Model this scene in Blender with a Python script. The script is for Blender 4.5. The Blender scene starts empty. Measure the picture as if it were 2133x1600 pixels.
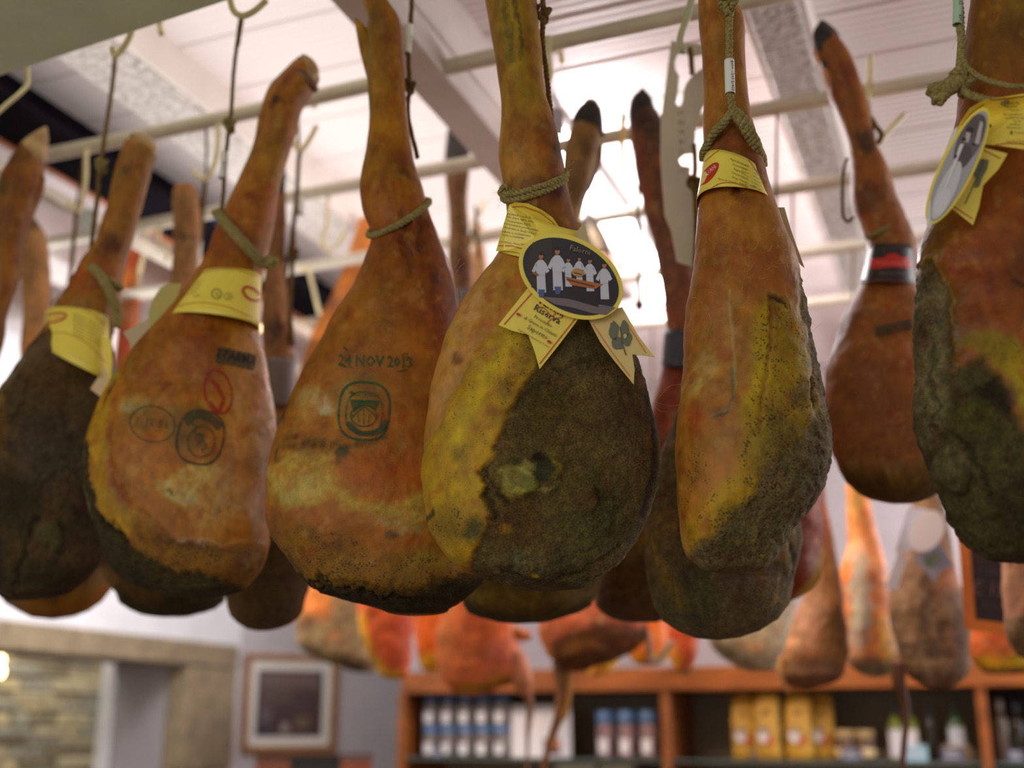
import bpy, bmesh, math, random
import numpy as np
from mathutils import Vector, Matrix
from mathutils.bvhtree import BVHTree
from mathutils.geometry import tessellate_polygon

SC = bpy.context.scene
COL = SC.collection
RNG = random.Random(7)
# ---------------------------------------------------------------- camera
F, CX, CY = 2466.0, 1066.5, 800.0
PITCH, YAW = math.radians(16.3), math.radians(21.5)
CAM = np.array([0.0, 0.0, 1.65])
fw = np.array([-math.sin(YAW) * math.cos(PITCH), math.cos(YAW) * math.cos(PITCH), math.sin(PITCH)])
rt = np.array([math.cos(YAW), math.sin(YAW), 0.0])
up = np.cross(rt, fw)
fh = np.array([-math.sin(YAW), math.cos(YAW), 0.0])
cd = bpy.data.cameras.new('camera')
cam = bpy.data.objects.new('camera', cd)
COL.objects.link(cam)
cam.matrix_world = Matrix(((rt[0], up[0], -fw[0], CAM[0]), (rt[1], up[1], -fw[1], CAM[1]), (rt[2], up[2], -fw[2], CAM[2]), (0, 0, 0, 1)))
cd.sensor_width = 36.0
cd.lens = 36.0 * F / 2133.0
cd.clip_start = 0.02
cd.dof.use_dof = True
cd.dof.focus_distance = 1.40
cd.dof.aperture_fstop = (cd.lens / 1000.0) / 0.0205
cd.dof.aperture_blades = 7
SC.camera = cam
# ---------------------------------------------------------------- light
world = bpy.data.worlds.new('world'); SC.world = world; world.use_nodes = True
bg = world.node_tree.nodes['Background']
bg.inputs[0].default_value = (1.0, 0.95, 0.9, 1); bg.inputs[1].default_value = 0.5

def area(name, loc, target, sx, sy, power, col=(1, 1, 1), spread=180):
    l = bpy.data.lights.new(name, 'AREA'); l.shape = 'RECTANGLE'; l.size = sx; l.size_y = sy; l.energy = power; l.color = col
    l.spread = math.radians(spread)
    o = bpy.data.objects.new(name, l); COL.objects.link(o); o.location = loc
    o.rotation_euler = (Vector(target) - Vector(loc)).to_track_quat('-Z', 'Y').to_euler()
    return o

def spot(name, loc, target, power, col, ang, blend=0.6, rad=0.05):
    l = bpy.data.lights.new(name, 'SPOT'); l.energy = power; l.color = col; l.spot_size = math.radians(ang); l.spot_blend = blend; l.shadow_soft_size = rad
    o = bpy.data.objects.new(name, l); COL.objects.link(o); o.location = loc
    o.rotation_euler = (Vector(target) - Vector(loc)).to_track_quat('-Z', 'Y').to_euler()
    return o

# daylight through the shop front behind the camera
area('shop_front_daylight', (-1.3, -1.7, 2.3), (-0.6, 2.5, 2.1), 3.0, 1.2, 23, (1.0, 0.95, 0.80))
# unseen uplights added above the bars to brighten the ceiling boards
area('ceiling_fill_uplight', (-1.35, 2.3, 2.90), (-1.35, 2.3, 3.2), 0.9, 2.2, 6, (1.0, 0.97, 0.95))
area('ceiling_fill_uplight.001', (-2.3, 2.4, 2.88), (-2.2, 2.4, 3.2), 0.5, 2.2, 4, (0.97, 0.96, 1.0))
# bright opening at the far right, behind the rows
area('side_window_daylight', (1.7, 3.6, 2.3), (-1.2, 2.0, 2.2), 1.2, 1.0, 24, (0.97, 0.97, 1.0))
area('wall_fill_right', (0.9, 4.3, 2.35), (-3.3, 4.2, 1.7), 0.6, 0.6, 26, (0.95, 0.96, 1.0))  # unseen fill added to brighten the left wall and the shelves
area('wall_fill_left', (-2.5, 3.0, 2.7), (-3.35, 4.5, 1.9), 0.5, 0.4, 17, (0.97, 0.97, 1.0))  # unseen fill added behind the rows to whiten the doorway wall
area('next_room_fill', (-3.95, 4.4, 2.7), (-4.6, 5.0, 1.6), 0.5, 0.8, 14, (1.0, 0.93, 0.8))  # unseen light added to lift the stone wall beyond the door
area('side_sheen_fill', (1.2, 2.6, 3.0), (-0.9, 1.4, 2.1), 0.45, 0.45, 15, (1.0, 0.98, 1.0))  # unseen panel added for a sheen on the leaning-leg ham
# warm shop spots on the far row
spot('warm_spot', (-2.2, 2.7, 2.95), (-1.45, 3.5, 1.75), 75, (1.0, 0.72, 0.48), 70)
spot('warm_spot.001', (-0.7, 2.2, 2.9), (-0.35, 3.2, 1.8), 60, (1.0, 0.74, 0.5), 70)
SC.view_settings.view_transform = 'Standard'
SC.view_settings.look = 'None'
SC.view_settings.exposure = 0.0
SC.view_settings.gamma = 1.0
SC.view_settings.use_curve_mapping = False
SC.cycles.max_bounces = 6
SC.cycles.use_denoising = True

# ---------------------------------------------------------------- pixel helpers (photo ray -> real point)
def ray(x, y):
    return fw + rt * ((x - CX) / F) - up * ((y - CY) / F)
def PX(x, y, X): v = ray(x, y); return CAM + v * (X - CAM[0]) / v[0]
def PY(x, y, Y): v = ray(x, y); return CAM + v * (Y - CAM[1]) / v[1]
def PZ(x, y, Z): v = ray(x, y); return CAM + v * (Z - CAM[2]) / v[2]
class Plane:
    """vertical plane through a hanging point, facing the camera's heading"""
    def __init__(s, x, y, Y): s.p = PY(x, y, Y); s.k = (s.p - CAM) @ fh
    def at(s, x, y, off=0.0):
        x = np.asarray(x, float); y = np.asarray(y, float)
        v = fw + rt * ((x - CX) / F)[..., None] - up * ((y - CY) / F)[..., None]
        return CAM + v * ((s.k - off) / (v @ fh))[..., None]
    def m(s): return s.k / F       # metres per pixel, about

# ---------------------------------------------------------------- names, objects
LOC = {}
def lin(c):
    c = np.asarray(c, float) / 255.0
    return np.where(c <= 0.04045, c / 12.92, ((c + 0.055) / 1.055) ** 2.4)
def tag(o, label=None, cat=None, group=None, kind=None):
    if label: o['label'] = label
    if cat: o['category'] = cat
    if group: o['group'] = group
    if kind: o['kind'] = kind
    return o
def thing(name, loc, label, cat, group=None):
    o = bpy.data.objects.new(name, None); COL.objects.link(o); o.location = loc; o.empty_display_size = 0.05
    LOC[o.name] = np.array(loc, float); tag(o, label, cat, group)
    return o
def build(name, v, f, mat, parent=None, smooth=True, loc=None, mats=None, fmat=None):
    v = np.asarray(v, float).reshape(-1, 3)
    if parent is not None: base = LOC[parent.name]; rel = np.zeros(3)
    else: base = np.array(loc if loc is not None else [v[:, 0].mean(), v[:, 1].mean(), v[:, 2].min()], float); rel = base
    me = bpy.data.meshes.new(name)
    me.from_pydata((v - base).tolist(), [], f)
    for m in (mats or [mat]): me.materials.append(m)
    if fmat is not None: me.polygons.foreach_set('material_index', fmat)
    if smooth: me.polygons.foreach_set('use_smooth', [True] * len(me.polygons))
    me.update()
    o = bpy.data.objects.new(name, me); COL.objects.link(o)
    if parent is not None: o.parent = parent
    o.location = rel; LOC[o.name] = base
    return o
def merge(parts):
    V, Fc, n = [], [], 0
    for v, f in parts:
        v = np.asarray(v).reshape(-1, 3); V.append(v); Fc += [[i + n for i in q] for q in f]; n += len(v)
    return np.vstack(V), Fc
def box(x0, x1, y0, y1, z0, z1):
    v = [(x, y, z) for x in (x0, x1) for y in (y0, y1) for z in (z0, z1)]
    f = [(0, 1, 3, 2), (4, 6, 7, 5), (0, 4, 5, 1), (2, 3, 7, 6), (0, 2, 6, 4), (1, 5, 7, 3)]
    return np.array(v, float), f
def bevel_box(x0, x1, y0, y1, z0, z1, b=0.003, jit=0.0, rng=RNG):
    bm = bmesh.new(); v, f = box(x0, x1, y0, y1, z0, z1)
    vs = [bm.verts.new(p + np.array([rng.uniform(-jit, jit) for _ in range(3)])) for p in v]
    for q in f: bm.faces.new([vs[i] for i in q])
    bmesh.ops.bevel(bm, geom=bm.edges[:], offset=b, segments=1, affect='EDGES')
    bmesh.ops.recalc_face_normals(bm, faces=bm.faces[:])
    V = np.array([p.co[:] for p in bm.verts]); bm.verts.index_update(); Fc = [[q.index for q in fa.verts] for fa in bm.faces]
    bm.free(); return V, Fc
def catmull(P, n):
    P = np.asarray(P, float)
    d = np.concatenate([[0], np.cumsum(np.linalg.norm(np.diff(P, axis=0), axis=1) + 1e-9)])
    t = np.linspace(0, d[-1], n); i = np.clip(np.searchsorted(d, t, 'right') - 1, 0, len(P) - 2)
    h = (d[i + 1] - d[i]); u = ((t - d[i]) / h)[:, None]
    m = np.zeros_like(P)
    m[1:-1] = (P[2:] - P[:-2]) / (d[2:] - d[:-2])[:, None]; m[0] = (P[1] - P[0]) / (d[1] - d[0]); m[-1] = (P[-1] - P[-2]) / (d[-1] - d[-2])
    h = h[:, None]
    return ((2*u**3 - 3*u**2 + 1) * P[i] + (u**3 - 2*u**2 + u) * h * m[i] + (-2*u**3 + 3*u**2) * P[i + 1] + (u**3 - u**2) * h * m[i + 1])
def tube(P, r, seg=8, n=None, smooth=True):
    P = np.asarray(P, float)
    if smooth and len(P) > 2:
        n = n or len(P) * 6
        if not np.isscalar(r): r = np.interp(np.linspace(0, 1, n), np.linspace(0, 1, len(r)), r)
        P = catmull(P, n)
    n = len(P); r = np.full(n, r) if np.isscalar(r) else np.asarray(r)
    if len(r) != n: r = np.interp(np.linspace(0, 1, n), np.linspace(0, 1, len(r)), r)
    T = np.gradient(P, axis=0); T /= np.linalg.norm(T, axis=1)[:, None] + 1e-12
    ref = np.array([0.31, 0.17, 0.93]); nrm = np.cross(T[0], ref); nrm /= np.linalg.norm(nrm)
    V = []
    for k in range(n):
        nrm = nrm - T[k] * (nrm @ T[k]); nrm /= np.linalg.norm(nrm) + 1e-12; b = np.cross(T[k], nrm)
        a = np.linspace(0, 2 * math.pi, seg, endpoint=False)
        V.append(P[k] + r[k] * (np.cos(a)[:, None] * nrm + np.sin(a)[:, None] * b))
    V = np.vstack(V); Fc = []
    for k in range(n - 1):
        for j in range(seg):
            Fc.append((k*seg + j, k*seg + (j+1) % seg, (k+1)*seg + (j+1) % seg, (k+1)*seg + j))
    Fc.append(tuple(range(seg))[::-1]); Fc.append(tuple((n-1)*seg + j for j in range(seg)))
    return V, Fc
def rope(P, r, turns_per_m=55, strands=3, seg=6, fuzz=0.0):
    P = catmull(P, max(12, len(P) * 5)); L = np.linalg.norm(np.diff(P, axis=0), axis=1).sum()
    n = int(min(900, max(24, L / 0.0016))); P = catmull(P, n)
    T = np.gradient(P, axis=0); T /= np.linalg.norm(T, axis=1)[:, None] + 1e-12
    ref = np.array([0.31, 0.17, 0.93]); nrm = np.cross(T[0], ref); out = []; Nn = []; Bn = []
    for k in range(n):
        nrm = nrm - T[k] * (nrm @ T[k]); nrm /= np.linalg.norm(nrm) + 1e-12; Nn.append(nrm.copy()); Bn.append(np.cross(T[k], nrm))
    Nn = np.array(Nn); Bn = np.array(Bn); ph = np.linspace(0, L * turns_per_m * 2 * math.pi, n)
    for s in range(strands):
        a = ph + s * 2 * math.pi / strands; wob = 1 + 0.12 * np.sin(ph * 0.37 + s * 2.1)
        Q = P + (r * 0.52 * wob)[:, None] * (np.cos(a)[:, None] * Nn + np.sin(a)[:, None] * Bn)
        out.append(tube(Q, r * 0.58, seg, smooth=False))
    rg = np.random.RandomState(3)
    if fuzz:
        for k in rg.randint(0, n, int(L * fuzz)):
            d = rg.normal(size=3); d /= np.linalg.norm(d); q = P[k] + d * r; out.append(tube([q, q + d * 0.006 + T[k] * 0.003, q + d * 0.009 + T[k] * 0.008], 0.00013, 3, 4))
    return merge(out)

# ---------------------------------------------------------------- noise (numpy)
def _h(i, j, k, s):
    n = (i * 374761393 + j * 668265263 + k * 2147483647 + s * 1274126177) & 0xffffffff
    n = ((n ^ (n >> 13)) * 1274126177) & 0xffffffff
    return ((n ^ (n >> 16)) & 0xffff) / 65535.0
def vnoise(p, s=0):
    i = np.floor(p).astype(np.int64); f = p - i; u = f * f * (3 - 2 * f); r = 0
    for a in (0, 1):
        for b in (0, 1):
            for c in (0, 1):
                w = (u[:, 0] if a else 1 - u[:, 0]) * (u[:, 1] if b else 1 - u[:, 1]) * (u[:, 2] if c else 1 - u[:, 2])
                r = r + w * _h(i[:, 0] + a, i[:, 1] + b, i[:, 2] + c, s)
    return r
def fbm(p, s=0, o=3):
    r = 0; a = 0.5; t = 0
    for k in range(o):
        r = r + a * vnoise(p * (2.03 ** k), s + k * 17); t += a; a *= 0.5
    return r / t
def sst(e0, e1, x): t = np.clip((x - e0) / (e1 - e0 + 1e-9), 0, 1); return t * t * (3 - 2 * t)

# ---------------------------------------------------------------- materials
MATS = {}
def nodes(m): m.use_nodes = True; nt = m.node_tree; return nt, nt.nodes, nt.links, nt.nodes['Principled BSDF']
def mat(name, rgb, rough=0.6, metal=0.0, noise=0.0, scale=40, bump=0.0, bscale=None, spec=0.5, trans=0.0, emis=None, estr=0.0, stretch=None, alpha=1.0, col2=None):
    if name in MATS: return MATS[name]
    m = bpy.data.materials.new(name); MATS[name] = m
    nt, N, Lk, b = nodes(m); c = lin(rgb)
    b.inputs['Base Color'].default_value = (*c, 1); b.inputs['Roughness'].default_value = rough; b.inputs['Metallic'].default_value = metal
    b.inputs['Specular IOR Level'].default_value = spec; b.inputs['Transmission Weight'].default_value = trans; b.inputs['Alpha'].default_value = alpha
    if emis: b.inputs['Emission Color'].default_value = (*lin(emis), 1); b.inputs['Emission Strength'].default_value = estr
    if noise or bump:
        tc = N.new('ShaderNodeTexCoord'); mp = N.new('ShaderNodeMapping'); Lk.new(tc.outputs['Object'], mp.inputs['Vector'])
        if stretch: mp.inputs['Scale'].default_value = stretch
        nz = N.new('ShaderNodeTexNoise'); nz.inputs['Scale'].default_value = scale; nz.inputs['Detail'].default_value = 5; Lk.new(mp.outputs[0], nz.inputs['Vector'])
        if noise:
            mx = N.new('ShaderNodeMix'); mx.data_type = 'RGBA'
            lo = lin(col2) if col2 else c * (1 - noise); hi = c if col2 else np.clip(c * (1 + noise), 0, 1)
            rp = N.new('ShaderNodeMapRange'); rp.inputs[1].default_value = 0.32; rp.inputs[2].default_value = 0.68; Lk.new(nz.outputs[0], rp.inputs[0])
            mx.inputs[6].default_value = (*lo, 1); mx.inputs[7].default_value = (*hi, 1); Lk.new(rp.outputs[0], mx.inputs[0]); Lk.new(mx.outputs[2], b.inputs['Base Color'])
        if bump:
            n2 = nz
            if bscale: n2 = N.new('ShaderNodeTexNoise'); n2.inputs['Scale'].default_value = bscale; n2.inputs['Detail'].default_value = 4; Lk.new(mp.outputs[0], n2.inputs['Vector'])
            bp = N.new('ShaderNodeBump'); bp.inputs['Strength'].default_value = 1.0; bp.inputs['Distance'].default_value = bump; Lk.new(n2.outputs[0], bp.inputs['Height']); Lk.new(bp.outputs[0], b.inputs['Normal'])
    return m

def ham_material():
    m = bpy.data.materials.new('cured_ham'); nt, N, L, b = nodes(m)
    at = N.new('ShaderNodeAttribute'); at.attribute_name = 'col'
    mk = N.new('ShaderNodeAttribute'); mk.attribute_name = 'msk'
    sp = N.new('ShaderNodeSeparateColor'); L.new(mk.outputs['Color'], sp.inputs[0])
    tc = N.new('ShaderNodeTexCoord')
    def nz(sc, det=4, ro=0.6):
        n = N.new('ShaderNodeTexNoise'); n.inputs['Scale'].default_value = sc; n.inputs['Detail'].default_value = det; n.inputs['Roughness'].default_value = ro
        L.new(tc.outputs['Object'], n.inputs['Vector']); return n
    def mth(op, a, c=None, clamp=False):
        n = N.new('ShaderNodeMath'); n.operation = op; n.use_clamp = clamp
        for k, q in enumerate((a, c)):
            if q is None: continue
            if isinstance(q, (int, float)): n.inputs[k].default_value = q
            else: L.new(q, n.inputs[k])
        return n.outputs[0]
    def mr(x, a, c, d, e):
        n = N.new('ShaderNodeMapRange'); n.inputs[1].default_value = a; n.inputs[2].default_value = c; n.inputs[3].default_value = d; n.inputs[4].default_value = e; L.new(x, n.inputs[0]); return n.outputs[0]
    def mix(fac, a, c, mode='MIX'):
        n = N.new('ShaderNodeMix'); n.data_type = 'RGBA'; n.blend_type = mode
        for k, q in ((0, fac), (6, a), (7, c)):
            if isinstance(q, (int, float)): n.inputs[k].default_value = q
            elif isinstance(q, tuple): n.inputs[k].default_value = q
            else: L.new(q, n.inputs[k])
        return n.outputs[2]
    big = nz(14, 5); fine = nz(420, 3, 0.7); mid = nz(90, 4)
    c = at.outputs['Color']
    gv = N.new('ShaderNodeCombineColor')
    v1 = mr(big.outputs[0], 0.3, 0.7, 0.8, 1.2)
    for k in range(3): L.new(v1, gv.inputs[k])
    c = mix(1.0, c, gv.outputs[0], 'MULTIPLY')
    # mould and pepper crust: light and dark grains
    gr = mr(fine.outputs[0], 0.3, 0.7, 0.35, 1.6); gc = N.new('ShaderNodeCombineColor')
    for k in range(3): L.new(gr, gc.inputs[k])
    c = mix(sp.outputs[0], c, mix(1.0, c, gc.outputs[0], 'MULTIPLY'))
    md = mr(mid.outputs[0], 0.35, 0.7, 0.62, 1.3); mc = N.new('ShaderNodeCombineColor')
    for k in range(3): L.new(md, mc.inputs[k])
    c = mix(mth('MULTIPLY', sp.outputs[0], 0.8), c, mix(1.0, c, mc.outputs[0], 'MULTIPLY'))
    # peppercorn specks
    vo = N.new('ShaderNodeTexVoronoi'); vo.inputs['Scale'].default_value = 300; L.new(tc.outputs['Object'], vo.inputs['Vector'])
    pn = nz(60, 2); thr = mth('MULTIPLY', sp.outputs[1], mr(pn.outputs[0], 0.35, 0.62, 0.0, 0.46))
    dots = mth('LESS_THAN', vo.outputs['Distance'], thr)
    c = mix(mth('MULTIPLY', dots, 0.8), c, (0.035, 0.022, 0.008, 1))
    L.new(c, b.inputs['Base Color'])
    b.inputs['Subsurface Weight'].default_value = 0.0
    rg = mr(sp.outputs[0], 0, 1, 0.5, 0.92); rg = mth('SUBTRACT', rg, mth('MULTIPLY', sp.outputs[2], 0.3), True)
    L.new(rg, b.inputs['Roughness']); b.inputs['Specular IOR Level'].default_value = 0.36
    hgt = mth('ADD', mth('MULTIPLY', fine.outputs[0], mr(sp.outputs[0], 0, 1, 0.12, 1.0)), mth('MULTIPLY', mid.outputs[0], mr(sp.outputs[0], 0, 1, 0.7, 1.6)))
    bp = N.new('ShaderNodeBump'); bp.inputs['Distance'].default_value = 0.0022; bp.inputs['Strength'].default_value = 0.85; L.new(hgt, bp.inputs['Height']); L.new(bp.outputs[0], b.inputs['Normal'])
    return m
HAM = ham_material()
def print_material():
    m = bpy.data.materials.new('printed_ink'); nt, N, L, b = nodes(m); at = N.new('ShaderNodeAttribute'); at.attribute_name = 'col'
    L.new(at.outputs['Color'], b.inputs['Base Color']); b.inputs['Roughness'].default_value = 0.45
    return m
PRINT = print_material()
def ink_material():
    m = bpy.data.materials.new('faded_ink'); nt, N, L, b = nodes(m); at = N.new('ShaderNodeAttribute'); at.attribute_name = 'col'
    L.new(at.outputs['Color'], b.inputs['Base Color']); b.inputs['Roughness'].default_value = 0.6
    tc = N.new('ShaderNodeTexCoord'); n = N.new('ShaderNodeTexNoise'); n.inputs['Scale'].default_value = 230; n.inputs['Detail'].default_value = 3; L.new(tc.outputs['Object'], n.inputs['Vector'])
    r = N.new('ShaderNodeMapRange'); r.inputs[1].default_value = 0.3; r.inputs[2].default_value = 0.65; r.inputs[3].default_value = 0.45; r.inputs[4].default_value = 1.0; L.new(n.outputs[0], r.inputs[0]); 
    n3 = N.new('ShaderNodeTexNoise'); n3.inputs['Scale'].default_value = 38; L.new(tc.outputs['Object'], n3.inputs['Vector'])
    r3 = N.new('ShaderNodeMapRange'); r3.inputs[1].default_value = 0.35; r3.inputs[2].default_value = 0.6; r3.inputs[3].default_value = 0.6; L.new(n3.outputs[0], r3.inputs[0])
    mu = N.new('ShaderNodeMath'); mu.operation = 'MULTIPLY'; L.new(r.outputs[0], mu.inputs[0]); L.new(r3.outputs[0], mu.inputs[1])
    L.new(mu.outputs[0], b.inputs['Alpha'])
    return m
INK = ink_material()
M_cord = mat('hemp_cord', (148, 134, 84), 0.9, noise=0.35, scale=300, bump=0.0006, bscale=900, spec=0.2)
M_cord3 = mat('brown_cord', (124, 98, 58), 0.9, noise=0.35, scale=300, bump=0.0005, bscale=900, spec=0.2)
M_cord2 = mat('dark_cord', (112, 84, 46), 0.9, noise=0.35, scale=200, spec=0.2)
M_hoofb = mat('black_hoof', (46, 38, 34), 0.5, noise=0.5, scale=60, bump=0.001)
M_hoofp = mat('horn_hoof', (196, 160, 112), 0.4, noise=0.25, scale=50, bump=0.0006, col2=(150, 112, 66))
M_hoofd = mat('dried_hoof', (120, 84, 62), 0.5, noise=0.4, scale=50, bump=0.0008)
M_bar = mat('cream_paint', (226, 216, 196), 0.4, noise=0.1, scale=18)
M_hook = mat('yellowed_hook', (236, 222, 172), 0.4, noise=0.1, scale=30)
M_tag = mat('tag_paper', (236, 236, 232), 0.6)
M_ygpaper = mat('yellow_paper', (244, 222, 92), 0.34, noise=0.04, scale=30, spec=0.5)
M_bkpaper = mat('paper_back', (196, 176, 140), 0.6)
M_darkband = mat('dark_label', (46, 34, 34), 0.4)
M_purpband = mat('muted_label', (120, 104, 104), 0.5)

# ---------------------------------------------------------------- lofted body
def loft(st, plane, ratio=(0.92, 0.56), off=0.0, step=4.0, seg=96, wsplit=(0.07, 0.26), flat=2.0, capd=15.0):
    """st: (xl,yl,xr,yr) cross sections in photo pixels, read at the plane's distance; returns verts, faces, photo coords, front factor"""
    S = np.array(st, float)
    L = S[:, :2]; R = S[:, 2:]
    mid = (L + R) / 2
    plen = np.linalg.norm(np.diff(mid, axis=0), axis=1).sum(); n = int(max(14, plen / step))
    J = catmull(np.hstack([L, R]), n); L, R = J[:, :2], J[:, 2:]
    # round caps
    def cap(La, Ra, La2, Ra2):
        c = (La + Ra) / 2; w = (Ra - La) / 2; d = c - (La2 + Ra2) / 2; d = d / (np.linalg.norm(d) + 1e-9); h = np.linalg.norm(w)
        out = []
        hd = min(0.75 * h, capd)
        for t in (0.35, 0.62, 0.82, 0.94, 1.0):
            s = math.sqrt(max(0.0, 1 - t * t)) if t < 1 else 0.02
            out.append(np.hstack([c - w * s + d * hd * t, c + w * s + d * hd * t]))
        return out
    top = cap(L[0], R[0], L[2], R[2])[::-1]; bot = cap(L[-1], R[-1], L[-3], R[-3])
    J = np.vstack([top, J, bot]); n = len(J)
    PL = plane.at(J[:, 0], J[:, 1]); PR = plane.at(J[:, 2], J[:, 3])
    C = (PL + PR) / 2; U = (PR - PL) / 2; w = np.linalg.norm(U, axis=1)
    rt_ = np.interp(w * 2, wsplit, ratio)
    if n > 30:
        k = np.ones(9) / 9; rt_ = np.convolve(np.pad(rt_, 4, 'edge'), k, 'valid')
    a = np.linspace(0, 2 * math.pi, seg, endpoint=False)
    ca, sa = np.cos(a), np.sin(a)
    e = 2.0 / flat
    cu = np.sign(ca) * np.abs(ca) ** e; su = np.sign(sa) * np.abs(sa) ** e
    V = C[:, None, :] + U[:, None, :] * cu[None, :, None] + (fh * -1)[None, None, :] * (w * rt_)[:, None, None] * su[None, :, None] - fh * off
    mx = (J[:, 0] + J[:, 2]) / 2; my = (J[:, 1] + J[:, 3]) / 2; ux = (J[:, 2] - J[:, 0]) / 2; uy = (J[:, 3] - J[:, 1]) / 2
    px = mx[:, None] + ux[:, None] * cu[None, :]; py = my[:, None] + uy[:, None] * cu[None, :]
    idx = np.arange(n * seg).reshape(n, seg); nx = np.roll(idx, -1, axis=1)
    q = np.stack([idx[:-1], idx[1:], nx[1:], nx[:-1]], -1).reshape(-1, 4)
    Fc = q.tolist() + [idx[0].tolist(), idx[-1][::-1].tolist()]
    front = np.broadcast_to(su[None, :], (n, seg))
    return V.reshape(-1, 3), Fc, px.ravel(), py.ravel(), front.ravel()

def seg_dist(px, py, pts, closed):
    d = np.full(len(px), 1e9); P = list(pts); m = len(P)
    for i in range(m if closed else m - 1):
        ax, ay = P[i]; bx, by = P[(i + 1) % m]; vx, vy = bx - ax, by - ay; l2 = vx * vx + vy * vy + 1e-9
        t = np.clip(((px - ax) * vx + (py - ay) * vy) / l2, 0, 1)
        d = np.minimum(d, np.hypot(px - ax - t * vx, py - ay - t * vy))
    return d
def inside(px, py, P):
    r = np.zeros(len(px), bool); j = len(P) - 1
    for i in range(len(P)):
        xi, yi = P[i]; xj, yj = P[j]
        if yi != yj:
            c = ((yi > py) != (yj > py)) & (px < (xj - xi) * (py - yi) / (yj - yi) + xi); r ^= c
        j = i
    return r
def O(kind, geo, col=None, a=1.0, soft=12, warp=10, h=0.0, m=None, p=None, g=None, tex=0.0, ts=60):
    return dict(kind=kind, geo=geo, col=col, a=a, soft=soft, warp=warp, h=h, m=m, p=p, g=g, tex=tex, ts=ts)
def E(cx, cy, rx, ry, rot=0, col=None, **k): return O('e', (cx, cy, rx, ry, rot), col, **k)
def G(pts, col=None, **k): return O('g', pts, col, **k)
def S(pts, w, col=None, **k): return O('s', (pts, w), col, **k)
def paint(px, py, front, base, ops, seed, scale=1.0):
    n = len(px); C = np.tile(lin(base), (n, 1)); M = np.zeros((n, 3)); H = np.zeros(n)
    P3 = np.stack([px / 46 / scale, py / 46 / scale, front * 1.5 + seed], 1)
    wx = (fbm(P3, seed, 3) - 0.5) * 2 + (fbm(P3 * 4.3, seed + 71, 3) - 0.5) * 1.1; wy = (fbm(P3 + 31.7, seed + 5, 3) - 0.5) * 2 + (fbm(P3 * 4.3 + 9.1, seed + 77, 3) - 0.5) * 1.1
    for k, o in enumerate(ops):
        x = px + wx * o['warp'] * 1.6; y = py + wy * o['warp'] * 1.6
        if o['kind'] == 'e':
            cx, cy, rx, ry, ro = o['geo']; a = math.radians(ro); dx = x - cx; dy = y - cy
            u = (dx * math.cos(a) + dy * math.sin(a)) / rx; v = (-dx * math.sin(a) + dy * math.cos(a)) / ry
            sd = (np.hypot(u, v) - 1) * min(rx, ry)
        elif o['kind'] == 'g':
            d = seg_dist(x, y, o['geo'], True); sd = np.where(inside(x, y, o['geo']), -d, d)
        else: sd = seg_dist(x, y, o['geo'][0], False) - o['geo'][1]
        mk = 1 - sst(-o['soft'], o['soft'], sd)
        if o['tex']:
            t = fbm(np.stack([px / o['ts'] * 6, py / o['ts'] * 6, front * 3 + k], 1), seed + k * 3, 4); mk = mk * (1 - o['tex'] + o['tex'] * sst(0.38, 0.58, t))
        mk = mk * sst(-0.6, 0.0, front) if o['kind'] != 'g' or o['a'] < 0.99 else mk
        if o['col'] is not None: C = C * (1 - mk * o['a'])[:, None] + lin(o['col']) * (mk * o['a'])[:, None]
        for c_, key in enumerate(('m', 'p', 'g')):
            if o[key] is not None: M[:, c_] = M[:, c_] * (1 - mk) + o[key] * mk
        H += mk * o['h']
    q = P3 * np.array([1.0, 0.8, 1.0])
    a1 = fbm(q * 1.1 + 3.3, seed + 101, 4); a2 = fbm(q * 3.1 + 7.7, seed + 111, 4); a3 = fbm(q * np.array([5.0, 2.2, 5.0]), seed + 121, 4)
    C = C * (1 + (a1 - 0.5) * 0.62 + (a2 - 0.5) * 0.6 + (a3 - 0.5) * 0.4)[:, None]
    tint = sst(0.45, 0.7, fbm(q * 1.7 + 15.1, seed + 131, 4))[:, None]; C = C * (1 + tint * np.array([0.0, 0.10, 0.0]))
    red = sst(0.55, 0.75, fbm(q * 2.1 + 25.1, seed + 141, 4))[:, None]; C = C * (1 - red * np.array([0.10, 0.34, 0.3]))
    pale = (sst(0.58, 0.8, fbm(q * 2.6 + 35.1, seed + 151, 5)) * (1 - M[:, 0]))[:, None]; C = C * (1 - pale * 0.28) + lin((214, 170, 120)) * pale * 0.28
    return np.clip(C, 0, 1), np.clip(M, 0, 1), H

def set_attr(me, name, arr):
    a = me.attributes.new(name, 'FLOAT_COLOR', 'POINT'); A = np.ones((len(arr), 4), np.float32); A[:, :3] = arr; a.data.foreach_set('color', A.ravel())

def normals_grid(V, n, seg):
    G_ = V.reshape(n, seg, 3); du = np.roll(G_, -1, 1) - np.roll(G_, 1, 1); dv = np.gradient(G_, axis=0)
    N = np.cross(du, dv); N /= np.linalg.norm(N, axis=2)[:, :, None] + 1e-12
    c = G_.mean(1, keepdims=True); s = np.sign(((G_ - c) * N).sum((1, 2), keepdims=True)); return (N * np.where(s == 0, 1, s)).reshape(-1, 3)

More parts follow.
